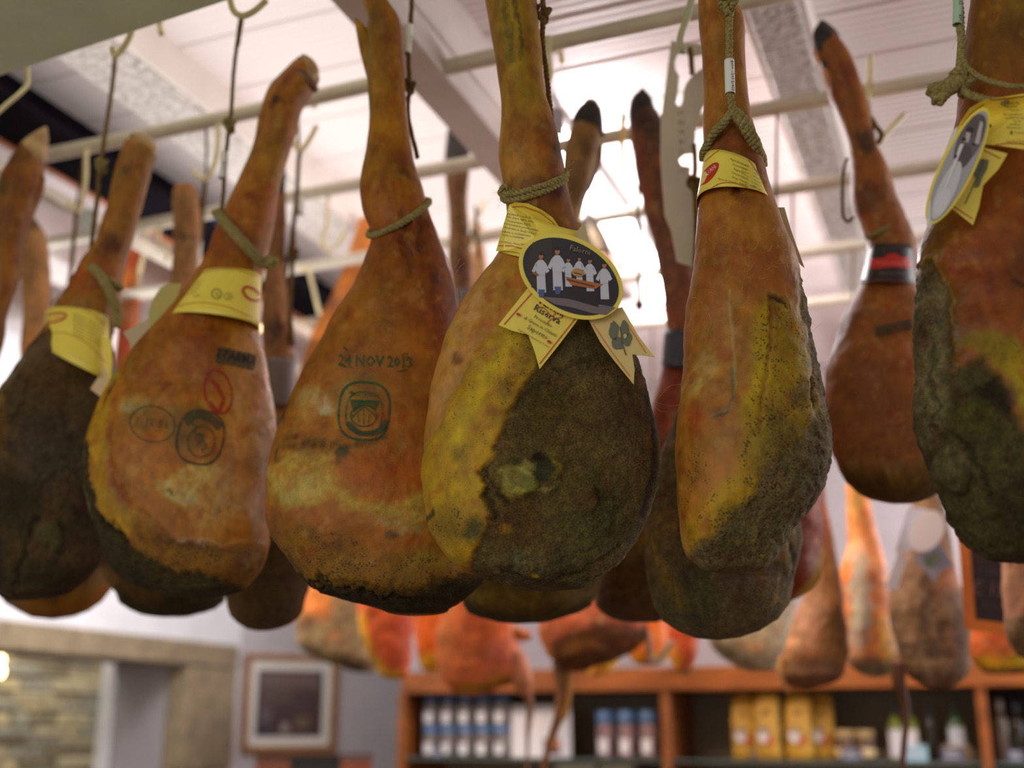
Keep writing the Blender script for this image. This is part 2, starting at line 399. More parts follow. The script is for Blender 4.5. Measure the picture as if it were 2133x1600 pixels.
def ham_mesh(name, parent, st, plane, base, ops, seed, step=4.0, seg=96, ratio=(0.92, 0.56), off=0.0, lump=0.003, base_m=0.0, flat=2.15, material=None, rough_amp=0.0035, gain=0.77, capd=15.0, bf=0.42):
    V, Fc, px, py, fr = loft(st, plane, ratio, off, step, seg, flat=flat, capd=capd)
    n = len(V) // seg
    C, M, H = paint(px, py, fr, base, ops, seed, scale=plane.m() ** -1 * 0.0006)
    bl = bf + (1 - bf) * sst(0.13, 0.36, C[:, 2] / (C[:, 0] + 1e-4)); bl = np.where(M[:, 0] > 0.5, 0.85, bl)
    C = np.clip(C * np.stack([bl * 0 + 0.97, bl * 0 + 1.0, bl], 1) * gain, 0, 1)
    if base_m: M[:, 0] = np.maximum(M[:, 0], base_m)
    N = normals_grid(V, n, seg)
    lo = fbm(V * 22, seed, 3) - 0.5; hi = fbm(V * 140, seed + 9, 3) - 0.5
    w = np.linalg.norm(V.reshape(n, seg, 3)[:, 0] - V.reshape(n, seg, 3)[:, seg // 2], axis=1)
    k = np.repeat(np.clip(w / 0.12, 0.15, 1), seg)
    V = V + N * ((lo * lump * 3 * k + hi * rough_amp * (0.12 + M[:, 0]) * k + H)[:, None])
    o = build(name, V, Fc, material or HAM, parent)
    if material is None: set_attr(o.data, 'col', C); set_attr(o.data, 'msk', M)
    return o, V, Fc

def bvh(V, Fc): return BVHTree.FromPolygons([tuple(p) for p in V], Fc)
def cast(tree, x, y, off=0.0008, fallback=None):
    d = ray(x, y); dn = d / np.linalg.norm(d)
    h = tree.ray_cast(Vector(CAM), Vector(dn))
    if h[0] is None: return None if fallback is None else fallback(x, y)
    return np.array(h[0]) - dn * off

# ---------------------------------------------------------------- flat print laid on a surface
def ell(cx, cy, rx, ry, rot=0, n=28):
    a = math.radians(rot); return [(cx + rx * math.cos(t) * math.cos(a) - ry * math.sin(t) * math.sin(a), cy + rx * math.cos(t) * math.sin(a) + ry * math.sin(t) * math.cos(a)) for t in np.linspace(0, 2 * math.pi, n, endpoint=False)]
def band(pts, w, closed=False):
    """a stroke as a strip of quads (list of polygons)"""
    P = np.array(pts, float)
    if closed: P = np.vstack([P, P[:1]])
    Q = []
    seglen = np.linalg.norm(np.diff(P, axis=0), axis=1)
    out = []
    for i in range(len(P) - 1):
        k = max(1, int(seglen[i] / 8)); 
        for j in range(k): out.append(P[i] + (P[i + 1] - P[i]) * j / k)
    out.append(P[-1]); P = np.array(out); T = np.gradient(P, axis=0); T /= np.linalg.norm(T, axis=1)[:, None] + 1e-9
    Nn = np.stack([-T[:, 1], T[:, 0]], 1) * w / 2; A = P + Nn; B = P - Nn
    for i in range(len(P) - 1): Q.append([tuple(A[i]), tuple(A[i + 1]), tuple(B[i + 1]), tuple(B[i])])
    return Q
def text_polys(s, x, y, size, ang=0, sx=1.0, arc=0.0, align='CENTER', bold=0.0):
    """glyph triangles of a line of text: size is the letter height in photo pixels"""
    cu = bpy.data.curves.new('t', 'FONT'); cu.body = s; cu.align_x = align; cu.size = 1.0; cu.resolution_u = 1; cu.offset = bold
    ob = bpy.data.objects.new('t', cu); COL.objects.link(ob)
    bpy.context.view_layer.update()
    me = bpy.data.meshes.new_from_object(ob.evaluated_get(bpy.context.evaluated_depsgraph_get()))
    a = math.radians(ang); out = []; vs = [(v.co.x * size * 1.35 * sx, -v.co.y * size * 1.35) for v in me.vertices]
    vs = [(u, v + arc * u * u) for u, v in vs]
    pt = [(x + u * math.cos(a) - v * math.sin(a), y + u * math.sin(a) + v * math.cos(a)) for u, v in vs]
    for p in me.polygons: out.append([pt[i] for i in p.vertices])
    bpy.data.objects.remove(ob); bpy.data.curves.remove(cu); bpy.data.meshes.remove(me)
    return out
def decal(name, parent, tree, layers, material=None, off0=0.0007, fb=None):
    """layers: (list of polygons in photo px, colour); drawn in order, each a hair above the last"""
    V, Fc, C = [], [], []; n = 0
    for k, (polys, col) in enumerate(layers):
        c = lin(col)
        for P in polys:
            pts = []
            for x, y in P:
                q = cast(tree, x, y, off0 + 0.00022 * k, fb)
                if q is None: pts = None; break
                pts.append(q)
            if pts is None: continue
            if len(P) > 4:
                tr = tessellate_polygon([[Vector((x, y, 0)) for x, y in P]]); Fc += [[n + i for i in t] for t in tr]
            else: Fc.append([n + i for i in range(len(P))])
            V += pts; C += [c] * len(pts); n += len(pts)
    if not V: return None
    o = build(name, V, Fc, material or PRINT, parent, smooth=False); set_attr(o.data, 'col', np.array(C)); return o

def wrap_label(name, parent, plane, TL, TR, BL, BR, archt, archb, depth, material, off=0.0, nu=40, nv=8, label=None):
    """paper collar round a leg: closed loop; TL.. are the px ends of its top and bottom edges, arch = px the front edge rises at its middle"""
    V = []; e_ = 2 / 2.3
    for j in range(nv + 1):
        t = j / nv
        L = np.array(TL) * (1 - t) + np.array(BL) * t; R = np.array(TR) * (1 - t) + np.array(BR) * t; ar = archt * (1 - t) + archb * t
        c = (L + R) / 2; w = (R - L) / 2; ww = np.linalg.norm(w) * plane.m() + 0.004
        for i in range(nu):
            a = 2 * math.pi * i / nu; ca = math.copysign(abs(math.cos(a)) ** e_, math.cos(a)); sa = math.copysign(abs(math.sin(a)) ** e_, math.sin(a)); x = c[0] + w[0] * ca; y = c[1] + w[1] * ca - ar * sa
            V.append(plane.at(x, y, off + ww * depth * sa))
    Fc = []
    for j in range(nv):
        for i in range(nu): Fc.append((j * nu + i, j * nu + (i + 1) % nu, (j + 1) * nu + (i + 1) % nu, (j + 1) * nu + i))
    V = np.array(V); o = build(name, V, Fc, material, parent)
    if label: o['label'] = label
    md = o.modifiers.new('thick', 'SOLIDIFY'); md.thickness = 0.0005; md.offset = -1
    return o, bvh(V, Fc)

def sheet(name, parent, poly, at, material, thick=0.0006, bend=None):
    """a flat cut sheet: poly in px, at(x,y) gives its 3-D position"""
    P = [np.array(at(x, y)) for x, y in poly]; n = len(P)
    tr = tessellate_polygon([[Vector((x, y, 0)) for x, y in poly]])
    c = fh * thick
    V = P + [p + c for p in P]; Fc = [list(t) for t in tr] + [[i + n for i in t][::-1] for t in tr]
    for i in range(n): j = (i + 1) % n; Fc.append([i, j, j + n, i + n])
    V = np.array(V); o = build(name, V, Fc, material, parent, smooth=False); return o, bvh(V, Fc)

def loop_rope(parent, plane, L, R, r, ratio=0.95, sag=0, up_=0, grow=1.03, name='cord_loop', material=None, fuzz=150):
    L = np.array(L, float); R = np.array(R, float); c = (L + R) / 2; w = (R - L) / 2 * grow; ww = np.linalg.norm(w) * plane.m(); P = []
    for i in range(25):
        a = 2 * math.pi * i / 24; x = c[0] + w[0] * math.cos(a); y = c[1] + w[1] * math.cos(a) + sag * math.sin(a)
        P.append(plane.at(x, y, (ww + 0.002) * ratio * math.sin(a)))
    v, f = rope(P, r, fuzz=fuzz); return build(name, v, f, material or M_cord, parent)
def cord(parent, pts, r, name='cord', material=None, fuzz=60, strands=3):
    v, f = rope(pts, r, fuzz=fuzz, strands=strands); return build(name, v, f, material or M_cord, parent)
def knot(parent, p, r, size, material=None, name='knot', seed=1):
    rg = random.Random(seed); P = []
    for i in range(40):
        t = i / 39 * 2 * math.pi
        P.append(np.array(p) + size * (rt * (math.sin(t) + 2 * math.sin(2 * t)) * 0.33 + up * (math.cos(t) - 2 * math.cos(2 * t)) * 0.4 + fh * -math.sin(3 * t) * 0.5))
    v, f = rope(P, r, fuzz=120); return build(name, v, f, material or M_cord, parent)

def barpt(x, Y, z=2.836):
    """the point of pixel column x on the underside of the bar at depth Y"""
    lo, hi = -1500.0, 900.0
    for _ in range(50):
        m = (lo + hi) / 2
        if PY(x, m, Y)[2] > z: lo = m
        else: hi = m
    return PY(x, lo, Y)
# ================================================================ the room
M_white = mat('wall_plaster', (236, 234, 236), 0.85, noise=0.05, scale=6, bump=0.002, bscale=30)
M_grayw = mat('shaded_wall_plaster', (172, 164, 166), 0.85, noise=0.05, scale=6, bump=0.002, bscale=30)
M_ceil = mat('ceiling_board_paint', (232, 222, 218), 0.6, noise=0.04, scale=12)
M_rough = mat('rough_plaster', (236, 230, 226), 0.9, noise=0.3, scale=70, bump=0.03, bscale=70, stretch=(0.7, 1.0, 1), col2=(176, 166, 156))
M_joist = mat('smooth_beam_paint', (222, 212, 206), 0.7, noise=0.05, scale=8)
M_sage = mat('sage_paint', (212, 224, 188), 0.8, noise=0.05, scale=10)
M_stone = mat('sandstone', (152, 134, 106), 0.9, noise=0.22, scale=14, bump=0.006, bscale=60)
M_mortar = mat('mortar', (176, 164, 140), 0.95, noise=0.2, scale=20)
M_rub = [mat('rubble_stone_' + n, c, 0.9, noise=0.2, scale=25, bump=0.004) for n, c in (('buff', (196, 184, 154)), ('grey', (168, 164, 150)), ('tan', (206, 190, 152)), ('dark', (146, 134, 112)))]
M_floor = mat('terracotta_floor', (110, 82, 62), 0.6, noise=0.2, scale=8)
M_blackbeam = mat('dark_painted_beam', (22, 18, 25), 0.95, spec=0.05, noise=0.25, scale=15)
M_orangewood = mat('varnished_batten', (190, 108, 60), 0.4, noise=0.25, scale=20)
ZC = 3.10

def plank_mat():
    m = bpy.data.materials.new('beaded_white_board'); nt, N, L, b = nodes(m)
    b.inputs['Base Color'].default_value = (*lin((232, 222, 220)), 1); b.inputs['Roughness'].default_value = 0.55
    tc = N.new('ShaderNodeTexCoord'); wv = N.new('ShaderNodeTexWave'); wv.wave_type = 'BANDS'; wv.bands_direction = 'Y'; wv.wave_profile = 'SIN'
    wv.inputs['Scale'].default_value = 12; wv.inputs['Distortion'].default_value = 0.0; L.new(tc.outputs['Object'], wv.inputs['Vector'])
    bp = N.new('ShaderNodeBump'); bp.inputs['Distance'].default_value = 0.004; bp.inputs['Strength'].default_value = 0.7; L.new(wv.outputs[0], bp.inputs['Height']); L.new(bp.outputs[0], b.inputs['Normal'])
    return m
M_plank = plank_mat()
def S_(name, v, f, m, parent=None, smooth=False):
    o = build(name, v, f, m, parent, smooth)
    if parent is None: o['kind'] = 'structure'
    return o
ceiling = S_('ceiling', *box(-3.7, 2.6, -0.6, 5.6, ZC + 0.03, ZC + 0.10), M_ceil)
joistX = [(-3.02, -2.88), (-1.685, -1.54), (-0.315, -0.215), (1.05, 1.19)]
bays = [(-3.31, -3.02), (-2.88, -1.685), (-1.54, -0.315), (-0.215, 1.05), (1.19, 2.5)]
for bi, (x0, x1) in enumerate(bays):
    v, f = bevel_box(x0, x1, 0.0, 0.192, ZC, ZC + 0.03, 0.004); me0 = None; y = 0.30; i = 0
    while y < 5.5:
        if me0 is None:
            o = build('plank', v + np.array([0, y, 0]), f, M_plank, ceiling, smooth=False)
            me0 = o.data; l0 = y
        else:
            o = bpy.data.objects.new('plank', me0); COL.objects.link(o); o.parent = ceiling; o.location = (0, y - l0, RNG.uniform(-0.001, 0.001))
        y += 0.197; i += 1
for i, (x0, x1) in enumerate(joistX):
    S_('joist', *bevel_box(x0, x1, -0.6, 5.6, ZC - 0.10, ZC + 0.03, 0.006), M_rough if i in (1, 2) else M_joist, ceiling)
# side faces of the rough joists are smooth boards
for x in (-1.535, -1.690, -0.210, -0.320):
    S_('joist_cheek', *box(x - 0.005, x + 0.005, -0.6, 5.6, ZC - 0.09, ZC + 0.02), M_joist, ceiling)
S_('steel_girder', *bevel_box(-0.925, -0.84, -0.6, 3.1, 2.835, 2.885, 0.004), M_joist, ceiling)
S_('girder_cover_strip', *bevel_box(-0.905, -0.875, -0.6, 3.3, 2.96, 3.02, 0.003), M_joist, ceiling)
S_('girder_web', *box(-0.893, -0.885, -0.6, 3.1, 2.885, 3.10), M_joist, ceiling)
# lowered bulkhead over the front row
v, f = bevel_box(-4.2, 0.2, -0.4, 1.30, 2.70, 3.13, 0.006); v[:, 1] = np.where(v[:, 1] > 0.5, v[:, 1] - (v[:, 0] + 1.2) * 0.087 + 0.004, v[:, 1]); S_('trim_1', v, f, M_sage)
# dark beam with a varnished batten along the left
trim2 = S_('trim_2', *merge([bevel_box(-1.985, -1.825, -0.6, 3.9, 2.95, 2.965, 0.003), box(-1.98, -1.96, -0.6, 3.9, 2.966, 3.10)]), M_blackbeam)
S_('varnished_batten', *bevel_box(-2.005, -1.985, -0.6, 3.9, 2.945, 2.975, 0.002), M_orangewood, trim2)
trim3 = S_('trim_3', *bevel_box(-2.62, -2.38, -0.6, 4.6, 2.95, 3.10, 0.006), M_joist)
# walls
XL = -3.31; YJ0, YJ1 = 4.48, 4.86
ZT, ZB = 2.034, 1.928
def wall_with_door():
    parts = [box(XL - 0.38, XL, -0.6, 3.0 - 0.35, 0, 3.13), box(XL - 0.38, XL, 3.0 - 0.35, 4.86, ZT, 3.13), box(XL - 0.38, XL, 4.86, 4.95, 0, 3.13)]
    return merge(parts)
wl = S_('wall_left', *wall_with_door(), M_white)
door = S_('door_1', *bevel_box(XL - 0.10, XL + 0.012, 2.55, 4.86, ZB, ZT, 0.008, 0.003), M_stone)
z = 0.0
for k, hh in enumerate((0.30, 0.42, 0.36, 0.40, 0.45)):
    z1 = min(z + hh, ZB)
    S_('jamb_stone', *bevel_box(XL - 0.10, XL + 0.012, YJ0, YJ1, z, z1 - 0.004, 0.008, 0.003), M_stone, door)
    S_('jamb_stone', *bevel_box(XL - 0.10, XL + 0.012, 2.55, 2.90, z, z1 - 0.004, 0.008, 0.003), M_stone, door); z = z1
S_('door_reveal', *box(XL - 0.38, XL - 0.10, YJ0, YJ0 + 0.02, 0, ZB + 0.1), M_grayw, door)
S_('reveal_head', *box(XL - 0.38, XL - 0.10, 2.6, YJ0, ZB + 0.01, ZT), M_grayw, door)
S_('door_edge', *bevel_box(XL - 0.45, XL - 0.38, YJ0 - 0.02, YJ0 + 0.03, 0, 2.05, 0.003), M_white, door)
# stone wall of the room beyond
XB = -4.6
ws = S_('wall_beyond', *box(XB - 0.3, XB, 3.0, 8.5, 0, 3.1), M_mortar)
rg = random.Random(5)
z = 1.40
while z < 2.12:
    hh = rg.uniform(0.035, 0.075); y = 4.0 + rg.uniform(0, 0.1)
    while y < 6.6:
        ww = rg.uniform(0.09, 0.30)
        v, f = bevel_box(XB - 0.02, XB + rg.uniform(0.008, 0.03), y, y + ww - 0.012, z, z + hh - 0.010, 0.007, 0.006, rg)
        S_('stone', v, f, rg.choice(M_rub), ws); y += ww
    z += hh
for k, (x, y) in enumerate([(2, 1378), (2, 1402)]):
    p = PX(x, y, XB + 0.12)
    v, f = tube([p + np.array([0, 0, 0.03]), p, p - np.array([0, 0, 0.02])], [0.006, 0.016, 0.004], 10)
    lampm = mat('lit_bulb', (255, 236, 190), 0.4, emis=(255, 226, 160), estr=14)
    t = thing('string_light', p + np.array([0, 0, 0.03]), ['small lit bulb at the left edge, just under the stone lintel', 'small lit bulb at the left edge, the lower of two against the stone wall'][k], 'lamp', 'bulbs by the stone wall')
    build('bulb', v, f, lampm, t)
    v, f = tube([p + np.array([-0.11, 0, 0.05]), p + np.array([0, 0, 0.05]), p + np.array([0, 0, 0.03])], 0.004, 6); build('bracket', v, f, mat('lamp_metal', (90, 80, 70), 0.4), t)
# angled wall with the framed picture, and the back wall
A = np.array([-3.31, 4.88]); B = np.array([-2.62, 5.57])
def wall_seg(P0, P1, z0, z1, th=0.08):
    d = (P1 - P0) / np.linalg.norm(P1 - P0); n = np.array([-d[1], d[0]]) * th
    q = [P0, P1, P1 + n, P0 + n]; v = [(*p, z0) for p in q] + [(*p, z1) for p in q]
    return np.array(v), [(0, 3, 2, 1), (4, 5, 6, 7), (0, 1, 5, 4), (1, 2, 6, 5), (2, 3, 7, 6), (3, 0, 4, 7)]
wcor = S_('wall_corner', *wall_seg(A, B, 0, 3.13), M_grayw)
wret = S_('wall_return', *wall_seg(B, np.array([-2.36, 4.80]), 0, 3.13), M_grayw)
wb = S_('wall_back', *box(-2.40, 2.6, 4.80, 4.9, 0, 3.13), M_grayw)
wr = S_('wall_right', *merge([box(2.5, 2.6, -0.6, 4.9, 0, 3.13)]), M_white)
S_('floor', *box(-5.2, 2.7, -2.2, 8.5, -0.05, 0.0), M_floor)
wf = S_('wall_front', *merge([box(-3.8, -2.7, -2.2, -2.1, 0, 3.13), box(1.3, 2.6, -2.2, -2.1, 0, 3.13), box(-2.7, 1.3, -2.2, -2.1, 0, 0.9)]), M_white)
# bare fluorescent tube hung between the beams, over the rows
M_tube = mat('lit_tube', (255, 255, 255), 0.3, emis=(255, 250, 255), estr=62)
for k, (tx, ty0, ty1) in enumerate(((-0.86, 2.35, 4.0),)):
    tl_ = thing('tube_lamp', (tx, (ty0 + ty1) / 2, 3.0), 'glaring white tube lamp under the ceiling, right behind the oval card', 'lamp')
    v, f = tube([(tx, ty0, 3.02), (tx, ty1, 3.02)], 0.026, 14, smooth=False); build('lit_tube', v, f, M_tube, tl_)
    build('housing', *bevel_box(tx - .03, tx + .03, ty0 - .03, ty1 + .03, 3.055, 3.085, .004), mat('lamp_housing', (236, 236, 236), .4), tl_, smooth=False)
    for yy in (ty0, ty1): build('end_cap', *bevel_box(tx - .032, tx + .032, yy - .02, yy + .02, 2.985, 3.056, .003), mat('lamp_housing', (236, 236, 236), .4), tl_, smooth=False)
    for yy in (ty0 + .2, ty1 - .2): v, f = tube([(tx, yy, 3.08), (tx, yy, ZC + .005)], .006, 8, smooth=False); build('stem', v, f, M_bar, tl_)
# ---------------------------------------------------------------- hanging bars and hooks
def bar(Y, x0, x1, label, z=2.85, r=0.0155):
    t = thing('hanging_bar', (x0, Y, z), label, 'rail', 'painted pipes the hams hang from')
    P = [np.array([x0 + (x1 - x0) * k / 20, Y + 0.001 * math.sin(k), z - 0.004 * math.sin(k * 0.6)]) for k in range(21)]
    v, f = tube(P, r, 16, 40); f = f[:-2]; o = build('pipe', v, f, M_bar, t); md = o.modifiers.new('wall', 'SOLIDIFY'); md.thickness = 0.003; md.offset = -1
    return t
bar(1.35, -2.6, 1.9, 'cream painted pipe just above the front row, out of frame')
bar(1.795, -1.885, 1.9, 'cream painted pipe with an open end beside the pale pointed hoof at left')
bar(2.175, -2.5, 1.9, 'cream painted pipe, second pipe back, crossing the black hoof left of centre')
bar(2.56, -2.5, 1.9, 'cream painted pipe, third back, right of the pointed black hoof beside the board')
bar(2.96, -2.5, 1.9, 'cream painted pipe, fourth back, low behind the blurred ham on the right')
bar(3.36, -2.5, 1.9, 'cream painted pipe, farthest back, half hidden behind the hams')
rail = thing('support_rail', (-1.93, -0.5, 2.87), 'long white support rail under the dark beam at left', 'rail')
v, f = tube([np.array([-1.93 + 0.035 * k, -0.5 + 1.1 * k, 2.80]) for k in range(5)], 0.017, 14); build('pipe', v, f, M_bar, rail)
for k in range(4):
    x = -1.93 + 0.035 * (0.9 + k * 0.9); v, f = tube([(x, 0.4 + k, 2.80), (x, 0.4 + k, 2.94)], 0.006, 8, smooth=False); build('bracket', v, f, M_bar, rail)

def hook(pts, Y, label, r=0.0052, dy=None, mat_=None, tip=True, top=None, Yb=None):
    P = [PY(x, y, Y) for x, y in pts]
    if dy: P = [p + np.array([0, d, 0]) for p, d in zip(P, dy)]
    n = len(P) * 7; rr = np.full(n, r)
    if tip: rr[-9:] = np.linspace(r, r * 0.25, 9); rr[:5] = np.linspace(r * 0.5, r, 5)
    if top: P = [barpt(top, Yb or Y) + np.array([0, 0.0, 0.0])] + P; n = len(P) * 7; rr = np.full(n, r)
    v, f = tube(P, rr, 10, n); o = build('meat_hook', v, f, mat_ or M_hook, None, loc=P[0]); tag(o, label, 'hook', 'meat hooks on the pipes'); return o
hook([(270, 20), (275, 60), (262, 92), (240, 116), (236, 108), (234, 100)], 1.35, 'cream hook coming out from behind the sage bulkhead, above the leftmost thick cord', top=274)
hook([(478, -60), (480, 0), (488, 24), (505, 33), (528, 24), (556, 0)], 1.35, 'cream hook at the top edge holding the knotted cord, beside the sage bulkhead', top=476)
hook([(158, 318), (170, 306), (184, 308), (193, 330), (192, 380), (178, 420), (160, 436), (146, 428), (138, 412)], 1.8, 'white hook over the near pipe right of the pale pointed hoof', dy=[.02, .02, 0, -.02, -.02, -.01, 0, 0, 0])
hook([(454, 250), (455, 275), (452, 320), (440, 358), (428, 374), (412, 366), (396, 344)], 1.79, 'cream hook left of the numbered grey tag, its short white tip pointing left')
hook([(608, 250), (610, 285), (618, 308), (628, 312), (644, 292), (660, 262)], 1.8, 'thin grey hook with a long sharp tip, right of the leaning leg', top=606, Yb=1.795)
hook([(1277, 283), (1282, 250), (1296, 240), (1306, 252), (1304, 300), (1304, 360), (1316, 386), (1332, 388)], 2.12, 'yellow hook between the two black hooves near the board', dy=[.05, .05, 0, -.02, -.03, -.02, 0, 0], mat_=mat('yellow_hook', (240, 214, 130), 0.4))
hook([(1446, -30), (1440, 0), (1430, 40), (1416, 84), (1424, 108)], 1.50, 'grey green hook from the top edge carrying the cut-out board', top=1450, Yb=1.35, mat_=mat('dull_hook', (176, 172, 140), 0.4))
hook([(1813, 118), (1812, 160), (1806, 200), (1800, 240)], 2.155, 'upright ivory hook tip right of the black hoofed leg', top=1808, Yb=2.175)
hook([(1808, 262), (1822, 296), (1836, 290), (1858, 264), (1886, 236)], 2.155, 'slanting ivory hook tip, lower of the two right of the black hoofed leg', top=1800, Yb=2.175)
hook([(1141, 76), (1144, 120), (1146, 160), (1140, 182)], 1.75, 'pale yellow hook shank right behind the middle leg', top=1141, Yb=1.795)
hook([(1156, 84), (1166, 104), (1172, 132)], 1.85, 'small pale yellow hook tip near the top, right of the middle leg', top=1156, Yb=1.795)
hook([(682, 440), (680, 470), (672, 500), (680, 520), (700, 512), (722, 480)], 2.3, 'faint hook with a round eye behind the left shoulder of the stamped ham', top=684, Yb=2.175)
hook([(632, 560), (640, 558), (650, 590), (662, 640), (666, 655)], 2.5, 'bright white hook between the two stamped hams', top=630, Yb=2.56)
hook([(57, 150), (57, 176), (40, 196), (16, 216), (-10, 240)], 1.37, 'cream hook at the left edge below the sage bulkhead, its tip leaving the picture', top=60, Yb=1.35, r=.0042)
hook([(332, 44), (334, 60), (337, 72)], 1.5, 'short cream peg below the sage bulkhead, left of the knotted cord', top=332, Yb=1.35)
hook([(330, 505), (344, 512), (350, 530), (346, 545)], 2.15, 'small white hook curl under the second pipe behind the leaning leg', top=332, Yb=2.175)
hook([(306, 480), (302, 520), (292, 560), (288, 600)], 2.25, 'straight white hook shank left of the pale two-toed foot', top=306, Yb=2.175)
hook([(990, 500), (984, 470), (1000, 440), (1010, 420)], 2.5, 'faint yellow hook right of the black hoofed leg behind the stamped ham', top=984, Yb=2.56)
hook([(655, 222), (654, 212)], 1.82, 'tiny yellow hook end under the near pipe beside the leaning foot', top=656, Yb=1.795)
# ================================================================ the front row of hams
def center_of(st, Y):
    i = len(st) * 2 // 3; s = st[i]; return Plane((s[0] + s[2]) / 2, (s[1] + s[3]) / 2, Y)
def hrow(t): # (y, l, r) -> level sections
    return [(l, y, r, y) for y, l, r in t]
RED = (196, 40, 30); INKG = (40, 74, 46); TXT = (60, 56, 40)
def toe(parent, plane, st, off, material, ratio=0.8, name='toe', seed=3):
    return ham_mesh(name, parent, st, plane, (0, 0, 0), [], seed, step=5, seg=24, ratio=(ratio, ratio), off=off, lump=0.001, material=material)[0]
HAMROOTS = {}
def new_ham(key, st, Y, label, group=None):
    pl = center_of(st, Y); x = (st[0][0] + st[0][2]) / 2; y = (st[0][1] + st[0][3]) / 2
    t = thing('cured_ham', pl.at(x, y), label, 'ham', group or 'hams in the front row'); HAMROOTS[key] = (t, pl); return t, pl

